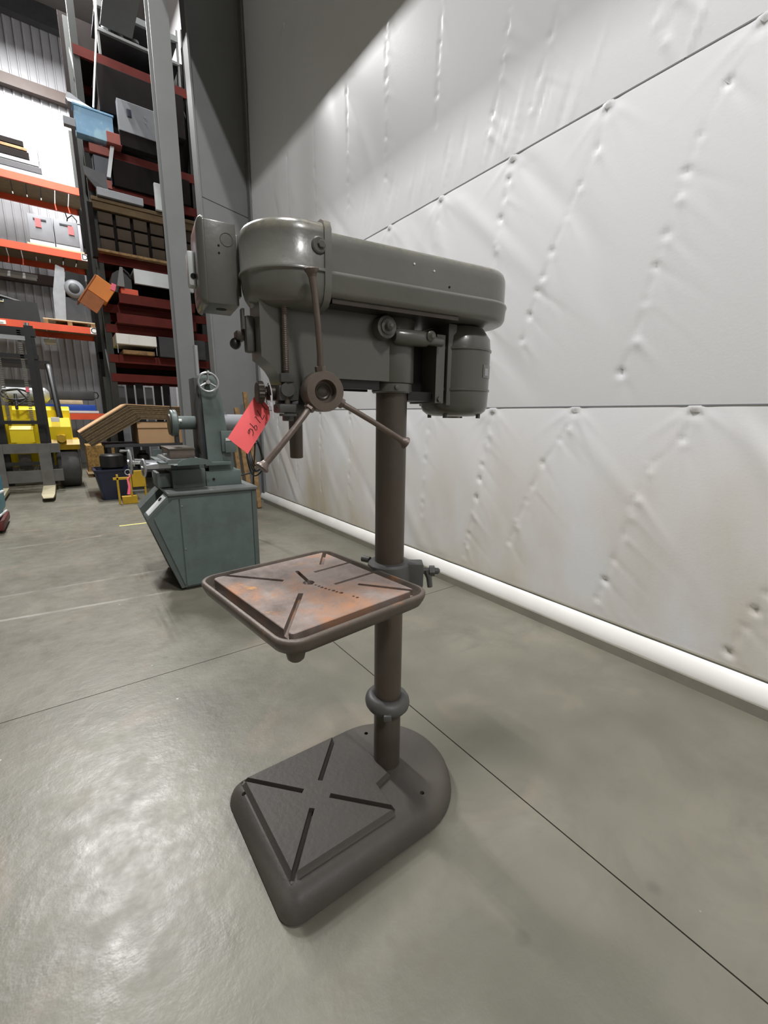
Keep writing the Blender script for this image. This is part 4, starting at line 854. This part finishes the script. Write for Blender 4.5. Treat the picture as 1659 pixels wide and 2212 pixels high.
for sx in (-.3, .34):
    bm = nb(); cyl(bm, (sx - .03, .2, .09), (sx + .03, .2, .09), .09, 18); fin('wheel', bm, M_BLKRUB, sc_)
bm = tube(nb(), [(-.4, .4, .5), (-.42, .62, .9), (-.3, .66, .95), (.3, .66, .95), (.4, .4, .5)], .016, 8); fin('handle', bm, M_BLACK, sc_)

# ================================================================== LEFT RACK (against the back wall)
def ibeam(x0, x1, y, z, h=.125, d=.05):   # step beam, top edge at z
    bm = nb(); prism(bm, [(y, z - h), (y + d, z - h), (y + d, z - .02), (y + d*.4, z - .02), (y + d*.4, z), (y, z)], 'x', x0, x1); return bm
def rack(name, label, x0, x1, y0, y1, H, levels, beam_m, post_m, deck_levels, origin, posts=None, board_m=None):
    t = thing(name, label, 'rack', origin); O_ = Vector(origin)
    for xp in (posts or (x0, x1)):
        for yp in (y0, y1 - .08):
            bm = nb(); prism(bm, [(xp - .045, yp), (xp + .045, yp), (xp + .045, yp + .07), (xp + .03, yp + .07), (xp + .03, yp + .012), (xp - .03, yp + .012), (xp - .03, yp + .07), (xp - .045, yp + .07)], 'z', 0, H)
            po = fin('upright', loc(bm, O_), post_m, t, smooth=0)
            bm = nb(); box(bm, xp - .08, xp + .08, yp - .03, yp + .1, 0, .012); fin('foot_plate', loc(bm, O_), post_m, po, smooth=0)
        n = int(H // 1.1)
        for k in range(n):
            bm = nb(); za, zb = .3 + 1.1*k, .3 + 1.1*k + (.9 if k % 2 else .9)
            ya, yb = (y0 + .06, y1 - .06) if k % 2 else (y1 - .06, y0 + .06)
            cyl(bm, (xp, ya, za), (xp, yb, zb), .018, 8); fin('brace', loc(bm, O_), post_m, t, smooth=0)
    for z in levels:
        for yb in (y0 - .01, y1 - .05):
            fin('beam', loc(ibeam(x0 - .03, x1 + .03, yb, z), O_), beam_m, t, smooth=0)
    for z in deck_levels:
        n = max(2, int((x1 - x0) / .22)); wd = (x1 - x0) / n
        for k in range(n):
            bm = nb(); box(bm, x0 + k*wd + .008, x0 + (k+1)*wd - .008, y0 + .03, y1 - .03, z - .02, z); fin('deck_board', loc(bm, O_), board_m or M_DECK, t, smooth=0)
    return t
RL = rack('pallet_rack', 'orange beamed pallet rack standing along the ribbed back wall', -2.9, .90, 11.3, 12.4, 6.9, (5.467, 4.30, 2.92, 1.193), M_ORANGE, M_UPR, (5.467, 4.30, 2.92, 1.193), (-1.0, 11.85, 0))
def letter_plate(ch, x, z):
    p = bpy.data.objects.new('level_plate', None)
    bm = nb(); box(bm, x - .055, x + .055, 11.277, 11.288, z - .06, z + .06); o = fin('level_plate', loc(bm, (-1.0, 11.85, 0)), M_WHITE, RL, smooth=0)
    bpy.data.objects.remove(p)
    me = text_mesh(ch, .15, .001); me.materials.clear(); me.materials.append(M_BLACK)
    t = bpy.data.objects.new('letter', me); COL.objects.link(t); t.parent = o; t.rotation_euler = (PI/2, 0, 0); t.location = (x + 1.0, 11.2755 - 11.85, z)
letter_plate('D', .79, 4.235); letter_plate('C', .785, 2.858)
bm = nb(); box(bm, -.80, -.60, 11.283, 11.289, 2.82, 2.89); sl = fin('stock_label', loc(bm, (-1.0, 11.85, 0)), M_WHITE, RL, smooth=0)
bm = nb()
for k in range(12): box(bm, -.745 + .009*k, -.742 + .009*k + .003*(k % 2), 11.2815, 11.283, 2.83, 2.855)
fin('barcode', loc(bm, (-1.0, 11.85, 0)), M_DGREY, sl, smooth=0)
# top level: stacked plates and bars
for k, (xa, xb, za, zb, mm, lb) in enumerate(((-1.9, .32, 5.47, 5.56, M_GREYBX, 'wide pale grey steel plate at the bottom of the top-shelf stack'), (-1.9, .28, 5.575, 5.68, M_DGREY, 'dark steel plate second from the bottom of the top-shelf stack'), (-1.9, .25, 5.70, 5.76, M_LTBX, 'thin light grey plate in the middle of the top-shelf stack'), (-1.9, .12, 5.78, 5.90, M_DKBOX, 'dark brown timber slab upper in the top-shelf stack'), (-1.9, .10, 5.92, 5.97, M_WOOD, 'tan board second from the top of the top-shelf stack'), (-1.9, .06, 5.99, 6.08, M_DKBOX, 'dark board lying topmost on the top-shelf stack'))):
    bm = bbox(xa, xb, 11.36 + .02*k, 12.25, za, zb, .006, 1)
    tag(fin('stacked_plate', bm, mm, smooth=0), lb, 'plate', 'plates stacked on the top shelf')
bm = nb(); wr_ = .006
for a, b in (((.12, 11.4, 5.79), (.26, 11.4, 5.79)), ((.26, 11.4, 5.79), (.26, 11.4, 5.98)), ((.26, 11.4, 5.98), (.14, 11.4, 5.98)), ((.26, 11.4, 5.98), (.26, 11.6, 5.98)), ((.26, 11.6, 5.98), (.26, 11.6, 5.79)), ((.26, 11.6, 5.79), (.26, 11.4, 5.79)), ((.12, 11.6, 5.79), (.26, 11.6, 5.79))): cyl(bm, a, b, wr_, 6)
tag(fin('wire_frame', bm, M_GALV), 'small bent wire frame at the end of the top-shelf plate stack', 'frame')
# D level: two grey cabinets on a pallet board, tags
for k, (xa, xb, tx, lb) in enumerate(((-.05, .33, .11, 'left of the two grey steel cabinets with red tags'), (.35, .74, .62, 'right of the two grey steel cabinets with red tags'))):
    t = thing('steel_cabinet', lb, 'cabinet', ((xa+xb)/2, 11.6, 4.35), 0, 'tagged grey cabinets'); w2 = (xb - xa) / 2
    bm = bbox(-w2, w2, -.20, .25, 0, .52, .008); fin('body', bm, M_GREYBX, t, smooth=40)
    bm = bbox(-w2 + .008, w2 - .008, -.212, -.198, .085, .515, .004); d_ = fin('door', bm, M_GREYBX, t, smooth=40)
    bm = bbox(-.10, .10, -.222, -.21, .42, .455, .004); fin('handle_recess', bm, M_DGREY, d_, smooth=40)
    bm = bbox(-w2, w2, -.215, -.2, .0, .065, .003); fin('drawer', bm, M_LTBX, t, smooth=40)
    c_ = fin('red_tag', bbox(-.045, .045, -.002, .002, -.15, 0, .001, 1), M_RED); c_.location = (tx, 11.372, 4.80 - .02*k)
    tag(c_, 'small red card tag on the %s grey cabinet' % ('left' if k == 0 else 'right'), 'tag', 'red cabinet tags')
tag(fin('base_board', bbox(-.10, .80, 11.35, 12.1, 4.302, 4.348, .004, 1), M_PALE, smooth=0), 'pale skid board under the two grey steel cabinets', 'board')
bm = tube(nb(), [(.58, 11.7, 4.90), (.60, 11.65, 5.0), (.68, 11.6, 5.06), (.75, 11.6, 4.98), (.74, 11.62, 4.92), (.82, 11.6, 4.93)], .012, 6); tube(bm, [(.60, 11.65, 5.0), (.57, 11.62, 5.10)], .01, 6); tube(bm, [(.50, 11.7, 4.91), (.56, 11.7, 4.93), (.60, 11.7, 4.91)], .035, 8)
tag(fin('scrap_cable', bm, M_BLACK), 'tangle of black cable lying on the right grey cabinet', 'cable')
# C level: black case with strut, grey machine with round motor on a pallet
t = thing('black_case', 'long black case with a chrome handle on the C shelf', 'case', (-.75, 11.6, 2.925))
bm = nb(); prism(bm, [(-.70, 0), (.68, 0), (.66, .36), (-.70, .36)], 'y', -.22, .25); bevel_all(bm, .015, 2); fin('body', bm, M_BLACK, t, smooth=40)
bm = tube(nb(), [(.06, -.22, .345), (.06, -.235, .31), (.16, -.235, .31), (.16, -.22, .345)], .009, 6); fin('handle', bm, M_CHROME, t)
bm = nb(); cyl(bm, (-.45, -.12, .55), (.42, -.10, .35), .045, 10); fin('strut', bm, M_BLACK, t)
t = thing('electric_blower', 'grey angular machine with a round motor on the C shelf pallet', 'machine', (.45, 11.65, 3.03))
bm = nb(); prism(bm, [(-.28, 0), (-.10, 0), (-.02, .98), (-.16, 1.02), (-.26, .5)], 'y', -.22, .2); bevel_all(bm, .01, 1); fin('cover', bm, M_GALV, t, smooth=40)
bm = nb(); prism(bm, [(-.10, 0), (.25, 0), (.22, .45), (-.06, .45)], 'y', -.2, .2); fin('housing', bm, M_DGREY, t, smooth=0)
bm = nb(); prism(bm, [(-.05, .45), (.30, .40), (.32, .95), (0, .98)], 'y', -.05, .2); fin('back_plate', bm, M_BLACK, t, smooth=0)
bm = lathe(nb(), [(0, .10), (.02, .155), (.05, .175), (.16, .175), (.2, .14)], (.10, -.26, .62), (0, 1, 0), 30); mm_ = fin('motor', bm, M_GREYBX, t, smooth=50)
bm = lathe(nb(), [(0, .02), (.01, .09), (.02, .10)], (.10, -.275, .62), (0, 1, 0), 24); fin('motor_cap', bm, M_DGREY, mm_, smooth=50)
t = thing('pallet', 'pale timber pallet under the grey machine on the C shelf', 'pallet', (.40, 11.75, 2.925), 0)
for k in range(5): fin('board', bbox(-.43, .43, -.40 + .17*k, -.27 + .17*k, .078, .10, .002, 1), M_PALE, t, smooth=0)
for x in (-.39, 0, .39): fin('block', bbox(x - .04, x + .04, -.40, .40, 0, .078, .002, 1), M_WOOD, t, smooth=0)
# strip lights fixed under the back-wall shelves
for (xa, xb, z, y, lb) in ((-1.6, -.02, 3.97, 12.45, 'long white strip light on the wall below the D shelf'), (-.07, .15, 2.66, 12.1, 'short white strip light under the C shelf')):
    t = thing('strip_light', lb, 'lamp', ((xa+xb)/2, y, z)); w2 = (xb - xa)/2
    fin('body', bbox(-w2, w2, -.04, .04, .0, .06, .006), M_LTBX, t); fin('diffuser', bbox(-w2 + .02, w2 - .02, -.05, .05, -.05, 0, .012), M_WHITE, t)
# B level: long grey tool case, timber, blue box, pale board
bm = bbox(-.2, .66, 11.45, 11.75, 1.47, 1.66, .03, 2); t = thing('long_case', 'long dark grey case with a hoop handle on the lower shelf', 'case', (.25, 11.6, 1.47)); fin('body', loc(bm, (.25, 11.6, 1.47)), M_DGREY, t, smooth=40)
fin('handle', tube(nb(), [(.41, -.1, .17), (.47, -.1, .16), (.49, -.1, .10), (.47, -.1, .05), (.41, -.1, .04)], .012, 8), M_BLACK, t)
tag(fin('timber_block', bbox(.02, .44, 11.42, 11.8, 1.375, 1.462, .01), M_PALE, smooth=40), 'pale timber packer between the long case and blue box', 'timber')
tag(fin('blue_tray', bbox(-.25, .66, 11.40, 11.9, 1.252, 1.37, .01), M_BLUE, smooth=40), 'flat blue plastic tray under the timber packer', 'tray')
tag(fin('pale_board', bbox(-.35, .70, 11.34, 12.0, 1.20, 1.245, .004), M_LTBX, smooth=0), 'pale board under the blue tray on the lower shelf', 'board')

# ================================================================== RIGHT RACK (nearer, its shade painted into the colours)
RO = (1.45, 9.05, 0)
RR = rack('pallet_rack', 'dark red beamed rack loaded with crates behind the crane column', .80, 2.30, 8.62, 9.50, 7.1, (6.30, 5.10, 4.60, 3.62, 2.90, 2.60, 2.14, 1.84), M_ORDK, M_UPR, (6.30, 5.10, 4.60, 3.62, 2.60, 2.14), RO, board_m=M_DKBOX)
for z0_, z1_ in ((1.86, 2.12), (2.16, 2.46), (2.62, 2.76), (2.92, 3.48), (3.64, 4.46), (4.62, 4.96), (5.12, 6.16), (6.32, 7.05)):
    bm = nb(); box(bm, .70, 2.59, 9.51, 9.525, z0_ - .02, z1_ + .14); fin('shade_panel', loc(bm, RO), M_DKBOX, RR, smooth=0)  # added dark sheets stand for the blackness between the shelves
# top: light shelf with castings
t = thing('parts_shelf', 'pale steel shelf of machine castings at the top of the rack', 'shelf', (1.6, 8.8, 6.31))
for z in (.28, .58): fin('shelf_edge', bbox(-.50, .60, -.20, -.15, z, z + (.08 if z > .5 else .035), .003), M_FLATG, t, smooth=0)
for z in (.29, .60): fin('shelf_plate', bbox(-.50, .60, -.15, .55, z, z + .01), M_DGREY, t, smooth=0)
for x in (-.49, .59): fin('post', bbox(x - .015, x + .015, -.18, -.14, 0, .75), M_FLATG, t, smooth=0)
for k, (x, z, s) in enumerate(((1.24, 6.62, .10), (1.42, 6.62, .075), (1.62, 6.62, .085), (1.30, 6.93, .10), (1.50, 6.93, .09))):
    bm = nb(); lathe(bm, [(0, s*.75), (s*.3, s*.75), (s*.4, s*.4), (s*1.3, s*.35), (s*1.4, s*.6), (s*1.8, s*.6), (s*1.9, s*.3)], (x, 8.80, z + .002), (0, 0, 1), 14)
    cyl(bm, (x - s*.9, 8.78, z + s), (x + s*.9, 8.78, z + s), s*.25, 10)
    tag(fin('machine_casting', bm, (M_ALU, M_DGREY, M_FORK)[k % 3], smooth=40), ['bright casting at the left end of the upper parts shelf', 'dark casting second along the upper parts shelf', 'grey casting third along the upper parts shelf', 'bright casting at the left on the topmost parts shelf', 'dark casting right of it on the topmost parts shelf'][k], 'casting', 'castings on the parts shelf')
tag(fin('leaning_pole', tube(nb(), [(.93, 8.50, 5.53), (1.00, 8.50, 6.0), (1.06, 8.50, 6.4), (1.12, 8.52, 6.98)], .012, 8), M_WHITE), 'thin white pole leaning against the front of the upper rack', 'pole')
tag(fin('dark_crate', bbox(1.02, 2.2, 8.56, 9.4, 5.56, 6.16, .008), M_DKBOX, smooth=0), 'big dark brown crate below the pale parts shelf', 'crate')
tag(fin('support_block', bbox(1.02, 2.2, 8.75, 9.4, 5.103, 5.555), M_DKBOX, smooth=0), 'dark timber block carrying the big brown crate', 'block')
# blue bin with scrap on it, grey cabinet
t = thing('blue_bin', 'light blue steel bin jutting from the left end of the rack', 'bin', (.90, 8.55, 5.11))
fin('body', bbox(-.22, .25, -.12, .05, 0, .34, .006), M_BLUEP, t, smooth=0); fin('rim', bbox(-.235, .265, -.135, .06, .335, .36, .004), M_BLUEP, t, smooth=0)
fin('bracket', bbox(-.36, -.22, -.12, -.03, .06, .16, .004), M_GREYBX, t, smooth=0)
tag(fin('machine_part', loft(nb(), [[(.62, 8.45, 5.475), (.95, 8.45, 5.475), (.95, 8.60, 5.475), (.62, 8.60, 5.475)], [(.60, 8.47, 5.52), (.80, 8.47, 5.53), (.80, 8.6, 5.53), (.60, 8.6, 5.52)], [(.62, 8.48, 5.60), (.66, 8.48, 5.60), (.66, 8.6, 5.60), (.62, 8.6, 5.60)]]), M_GREYBX, smooth=0), 'pale bluish sheet metal part lying on the blue bin', 'part')
t = thing('grey_cabinet', 'grey steel cabinet tilted on the rack beside the blue bin', 'cabinet', (1.50, 8.44, 5.30))
bm = bbox(-.28, .30, -.06, .045, 0, .40, .006); fin('body', bm, M_GREYBX, t, smooth=0)
fin('handle', bbox(-.16, -.10, -.075, -.058, .20, .30, .004), M_NAVY, t); 
for z in (.17, .10): fin('screw', lathe(nb(), [(0, .010), (.006, .008)], (.08, -.066, z + .1), (0, 1, 0), 10), M_ALU, t)
fin('skid', bbox(-.28, .30, -.05, .10, -.19, 0, .004), M_DKBOX, t, smooth=0)
for k, (xa, xb, ya, z0, z1, lb) in enumerate(((1.05, 1.24, 8.40, 5.10, 5.24, 'lit end of a red beam under the grey cabinet'), (.82, 1.08, 8.52, 4.96, 5.07, 'lit end of a red beam under the blue bin'), (.90, 1.06, 8.50, 4.52, 4.63, 'lit end of a red beam above the grey channel'), (1.02, 1.26, 8.45, 3.00, 3.13, 'lit end of a red beam under the pale channel'))):
    tag(fin('lit_beam_end', bbox(xa, xb, ya, 8.60, z0, z1, .003, 1), M_ORANGE if k == 3 else mat('rack_red_lit', (150, 78, 66), .6, 0, .1), smooth=0), lb, 'beam', 'lit beam ends with the light painted in')  # brighter colour paints the light on the left ends of the beams
tag(fin('white_post', loft(nb(), [[(1.00, 8.47, 4.66), (1.05, 8.47, 4.66), (1.05, 8.52, 4.66), (1.00, 8.52, 4.66)], [(1.09, 8.47, 5.09), (1.14, 8.47, 5.09), (1.14, 8.52, 5.09), (1.09, 8.52, 5.09)]]), M_LTBX, smooth=0), 'short white post leaning between two red beam ends', 'post')
tag(fin('dark_crate', bbox(1.10, 2.2, 8.55, 9.4, 4.605, 4.970, .006), M_DKBOX, smooth=0), 'dark brown crate behind the short white post', 'crate')
tag(fin('dark_bin', bbox(.86, 1.08, 8.56, 9.3, 4.605, 4.970, .006), M_NAVY, smooth=0), 'black bin below the blue bin at the rack end', 'bin')
# plate, channel, crate
tag(fin('tilted_plate', loft(nb(), [[(.70, 8.46, 4.72), (.98, 8.46, 4.68), (.98, 8.50, 4.68), (.70, 8.50, 4.72)], [(.72, 8.44, 4.60), (1.0, 8.44, 4.47), (1.0, 8.48, 4.47), (.72, 8.48, 4.60)], [(.84, 8.44, 4.46), (1.0, 8.44, 4.45), (1.0, 8.48, 4.45), (.84, 8.48, 4.46)]]), M_DGREY, smooth=0), 'dark grey bent plate leaning at the rack end above the brown crate', 'plate')
tag(fin('grey_channel', bbox(.84, 1.45, 8.38, 8.52, 4.352, 4.455, .004, 1), M_GREYBX, smooth=0), 'long grey channel lying on the brown block crate', 'channel')
t = thing('block_crate', 'brown timber crate packed with square wooden blocks mid-rack', 'crate', (1.5, 8.85, 3.63))
fin('back_box', bbox(-.64, .68, -.28, .5, .004, .60), M_DKBOX, t, smooth=0)
fin('top_rail', bbox(-.75, .72, -.40, -.30, .56, .66, .006), mat('shaded_timber', (92, 74, 48), .8, 0, .2, 9), t, smooth=0); fin('top_rail', bbox(-.74, .72, -.42, -.38, .66, .71, .006), MATS['shaded_timber'], t, smooth=0)  # rail timber darkened, rack shade put into its colour
fin('corner_post', bbox(-.80, -.73, -.42, -.30, -.12, .62, .006), M_DKBOX, t, smooth=0)
blk = None
for r_ in range(3):
    for c_ in range(6):
        if blk is None: blk = o = fin('wood_block', bbox(-.095, .095, 0, .12, 0, .155, .008), mat('shaded_block', (58, 46, 32), .8, 0, .2, 9), t, smooth=40)  # block brown darkened to paint the shade mid-rack
        else: o = blk.copy(); COL.objects.link(o)
        o.location = (-.58 + .235*c_, -.36, .02 + .185*r_)
fin('bottom_rail', bbox(-.73, .72, -.40, -.28, -.02, .015, .004), M_WOOD, t, smooth=0)
tag(fin('white_board', bbox(1.62, 1.72, 8.36, 8.42, 4.345, 4.72, .004), M_LTBX, smooth=0), 'narrow white panel standing on the block crate beside the crane column', 'panel')
# dark gear between
t = thing('dark_machine', 'black machine body under the block crate at the rack end', 'machine', (1.1, 8.9, 3.055))
bm = nb(); prism(bm, [(-.22, .05), (.10, 0), (.10, .30), (.06, .36), (-.08, .36), (-.16, .30)], 'y', -.30, .45); fin('body', bm, M_BLACK, t, smooth=0)
fin('hose', tube(nb(), [(-.05, -.32, .34), (.0, -.34, .38), (.06, -.34, .33), (.09, -.32, .28)], .014, 8), M_DGREY, t)
bm = nb(); prism(bm, [(8.40, 3.22), (8.46, 3.22), (8.46, 3.40), (8.95, 3.40), (8.95, 3.43), (8.40, 3.43)], 'x', 1.22, 2.1)
tag(fin('pale_channel', bm, M_LTBX, smooth=0), 'pale steel channel resting on the rack above the dark red channels', 'channel')
tag(fin('upright_plate', loft(nb(), [[(.97, 8.40, 3.14), (1.07, 8.40, 3.14), (1.07, 8.46, 3.14), (.97, 8.46, 3.14)], [(1.03, 8.40, 3.42), (1.07, 8.40, 3.42), (1.07, 8.46, 3.42), (1.03, 8.46, 3.42)]]), M_FLATG, smooth=0), 'small grey plate standing left of the pale steel channel', 'plate')
t = thing('orange_box', 'orange painted steel box tipped on the rack end', 'box', (.76, 8.40, 2.86))
MM = Matrix.Rotation(math.radians(33), 4, 'Y')
fin('body', bbox(-.15, .13, -.12, .16, -.13, .13, .004, 1, Matrix.Translation((0, 0, .17)) @ MM), M_OBOX, t, smooth=0)
fin('side_plate', bbox(-.17, -.15, -.13, .17, -.36, .12, .004, 1, Matrix.Translation((0, 0, .17)) @ MM), M_OBOXD, t, smooth=0)
fin('front_plate', bbox(-.15, .10, -.11, -.10, -.36, -.13, .003, 1, Matrix.Translation((0, 0, .17)) @ MM), M_OBOXD, t, smooth=0)
fin('pink_tag', bbox(-.03, .03, -.135, -.125, -.05, .05, .001, 1, Matrix.Translation((.14, 0, .22)) @ Matrix.Rotation(.3, 4, 'Y')), M_PINK, t, smooth=0)
for k, (z, lb) in enumerate(((2.905, 'upper dark red steel channel beside the orange box'), (2.605, 'lower dark red steel channel beside the orange box'))):
    bm = nb(); prism(bm, [(8.42, z), (8.95, z), (8.95, z + .03), (8.46, z + .03), (8.46, z + .14), (8.42, z + .14)], 'x', .98 - .06*k, 2.1)
    tag(fin('red_channel', bm, M_ORDK, smooth=0), lb, 'channel', 'dark red channels')
# white box, grey cabinet
t = thing('white_drawer_unit', 'long white two-panel drawer unit on the lower rack shelf', 'drawers', (1.16, 8.50, 2.15))
fin('body', bbox(-.28, .30, -.04, .6, .14, .30, .006), M_WHITE, t, smooth=0)
fin('drawer', bbox(-.278, -.105, -.05, -.03, .145, .295, .003), M_WHITE, t, smooth=0); fin('drawer', bbox(-.098, .298, -.05, -.03, .145, .295, .003), M_WHITE, t, smooth=0)
fin('leg', bbox(-.275, -.265, -.03, -.02, 0, .14), M_GALV, t, smooth=0); fin('leg', bbox(.285, .295, -.03, -.02, 0, .14), M_GALV, t, smooth=0)
fin('tray', bbox(-.2, .26, -.02, .5, .0, .06, .004), M_WOOD, t, smooth=0)
tag(fin('grey_box', bbox(1.50, 2.24, 8.48, 9.2, 2.145, 2.465, .006), M_DGREY, smooth=0), 'dark grey steel cabinet right of the white drawer unit', 'cabinet')
# leaning sheets under the lowest beams, work bench, cardboard
for k in range(6):
    x = .90 + .15*k; bm = bbox(x, x + .12, 9.40, 9.43, .0, 1.68 + .03*(k % 3), .002, 1, Matrix.Translation((0, -.0, 0)))
    tag(fin('sheet_metal_strip', bm, (M_GREYBX, M_DGREY, M_BLACK)[(k*2) % 3], smooth=0), ['grey metal strip leaning leftmost in the lower bay', 'black metal strip second from left in the lower bay', 'dark grey metal strip third from left in the lower bay', 'grey metal strip fourth from left in the lower bay', 'black metal strip fifth from left in the lower bay', 'dark grey metal strip rightmost in the lower bay'][k], 'sheet', 'metal strips in the lower bay')
t = thing('work_bench', 'low dark steel bench carrying the cardboard', 'bench', (1.05, 8.0, 0))
fin('top', bbox(-.55, .75, -.30, .45, .70, .745, .005), M_DGREY, t, smooth=0)
for sx in (-.50, .70):
    for sy in (-.26, .41): fin('leg', bbox(sx - .025, sx + .025, sy - .025, sy + .025, 0, .70), M_BLACK, t, smooth=0)
fin('shelf', bbox(-.5, .7, -.24, .40, .30, .33), M_DGREY, t, smooth=0)
for k, (x, z) in enumerate(((.78, .34), (1.02, .34), (1.28, .34))): 
    tag(fin('dark_canister', lathe(nb(), [(0, .08), (.01, .09), (.22, .09), (.25, .05), (.29, .05)], (x, 8.0, z - .006), (0, 0, 1), 20), M_BLACK, smooth=40), ['black canister at the left on the bench shelf', 'black canister in the middle of the bench shelf', 'black canister at the right on the bench shelf'][k], 'canister', 'canisters on the bench shelf')
t = thing('cardboard_box', 'plain brown cardboard box lying on the bench under the folded sheets', 'box', (1.33, 7.95, .747))
fin('body', bbox(-.38, .40, -.24, .30, 0, .33, .004), M_CARD, t, smooth=0)
fin('front_flap', loft(nb(), [[(-.385, -.245, .33), (.40, -.245, .33), (.40, -.24, .33), (-.385, -.24, .33)], [(-.385, -.262, .24), (.40, -.262, .24), (.40, -.257, .24), (-.385, -.257, .24)]]), M_CARD, t, smooth=0)
t = thing('cardboard_stack', 'thick stack of flat cardboard sheets bent over the cardboard box', 'cardboard', (.95, 7.95, 1.09))
ns = 15
for k in range(ns):   # sheet k, lowest first
    h = .012 + k * .0150; sh = .010 * math.sin(k * 1.7); ex = .012 * math.cos(k * 2.3)
    A0 = (.44 - .115 * k / ns + sh * .5, .76 - .02 + h * .72 + .0); hinge = (1.02 - h * .85, 1.105 + h); Bq = (1.72 + ex, 1.095 + h * .92)
    A0 = (.345 - .62 * h + .02 * sh, .705 + h * .95)
    prof = [(A0[0], A0[1]), (hinge[0], hinge[1]), (Bq[0], Bq[1])]
    th = .0135; d1 = Vector((hinge[0]-A0[0], hinge[1]-A0[1])).normalized(); n1 = (-d1.y, d1.x)
    poly = prof + [(Bq[0], Bq[1] + th), (hinge[0] - .004, hinge[1] + th + .002), (A0[0] + n1[0]*th, A0[1] + n1[1]*th)]
    bm = nb(); prism(bm, poly, 'y', 7.66 + .006 * math.sin(k*3.1), 8.42)
    fin('sheet', loc(bm, (.95, 7.95, 1.09)), M_CARD if k == ns - 1 else (M_CARDE, mat('cardboard_edge_dark', (78, 64, 46), .9, 0, .25, 30), M_CARDE, mat('cardboard_edge_mid', (98, 82, 58), .9, 0, .25, 30))[k % 4], t, smooth=0)
# blue tote, black pan, yellow stands, strand-board crate
t = thing('tote_bin', 'navy blue plastic tote bin on the floor beside the grinder', 'bin', (.50, 7.35, 0))
bm = loft(nb(), [[(x, y, 0.0) for x, y in rrect(-.13, .20, -.17, .25, .03)], [(x, y, .42) for x, y in rrect(-.20, .26, -.22, .30, .04)], [(x, y, .42) for x, y in rrect(-.17, .23, -.19, .27, .04)], [(x, y, .02) for x, y in rrect(-.11, .18, -.15, .23, .03)]]); fin('body', bm, M_NAVY, t, smooth=40)
fin('rim', loft(nb(), [[(x, y, z) for x, y in rrect(-.21 + i, .27 - i, -.23 + i, .31 - i, .04)] for z, i in ((.405, 0), (.43, 0), (.43, .03), (.405, .03), (.405, 0))], cap=False), M_NAVY, t, smooth=40)
tag(fin('black_drum', lathe(nb(), [(0, .13), (.02, .15), (.18, .15), (.20, .13)], (.54, 7.38, .43), (0, 0, 1), 28), M_BLACK, smooth=40), 'black round drum sitting in the navy tote bin', 'drum')
t = thing('machine_stand', 'dirty yellow steel stand on the floor in front of the tote bin', 'stand', (.68, 6.78, 0))
fin('plate', bbox(.02, .18, -.03, .03, .22, .44, .004), M_YELD, t, smooth=0); fin('rail', bbox(-.20, .0, -.02, .02, .33, .36, .003), M_YELD, t, smooth=0)
for x in (-.15, .0, .17): fin('leg', bbox(x - .012, x + .012, -.02, .02, 0, .40, .002), M_YELD, t, smooth=0)
fin('foot', bbox(-.12, .06, -.05, .05, .0, .10, .004), M_YELD, t, smooth=0); fin('tie_bar', bbox(0, .17, -.01, .01, .16, .175), M_GALV, t, smooth=0)
t = thing('strand_board_crate', 'strand board crate on the floor between forklift and tote bin', 'crate', (.62, 10.3, 0))
fin('body', bbox(-.28, .30, -.3, .4, .06, .60, .004), M_OSB, t, smooth=0); fin('batten', bbox(-.30, .32, -.33, -.30, .06, .10, .003), M_PALE, t, smooth=0)
for x in (-.26, .0, .26): fin('runner', bbox(x - .04, x + .04, -.3, .4, 0, .06), M_WOOD, t, smooth=0)
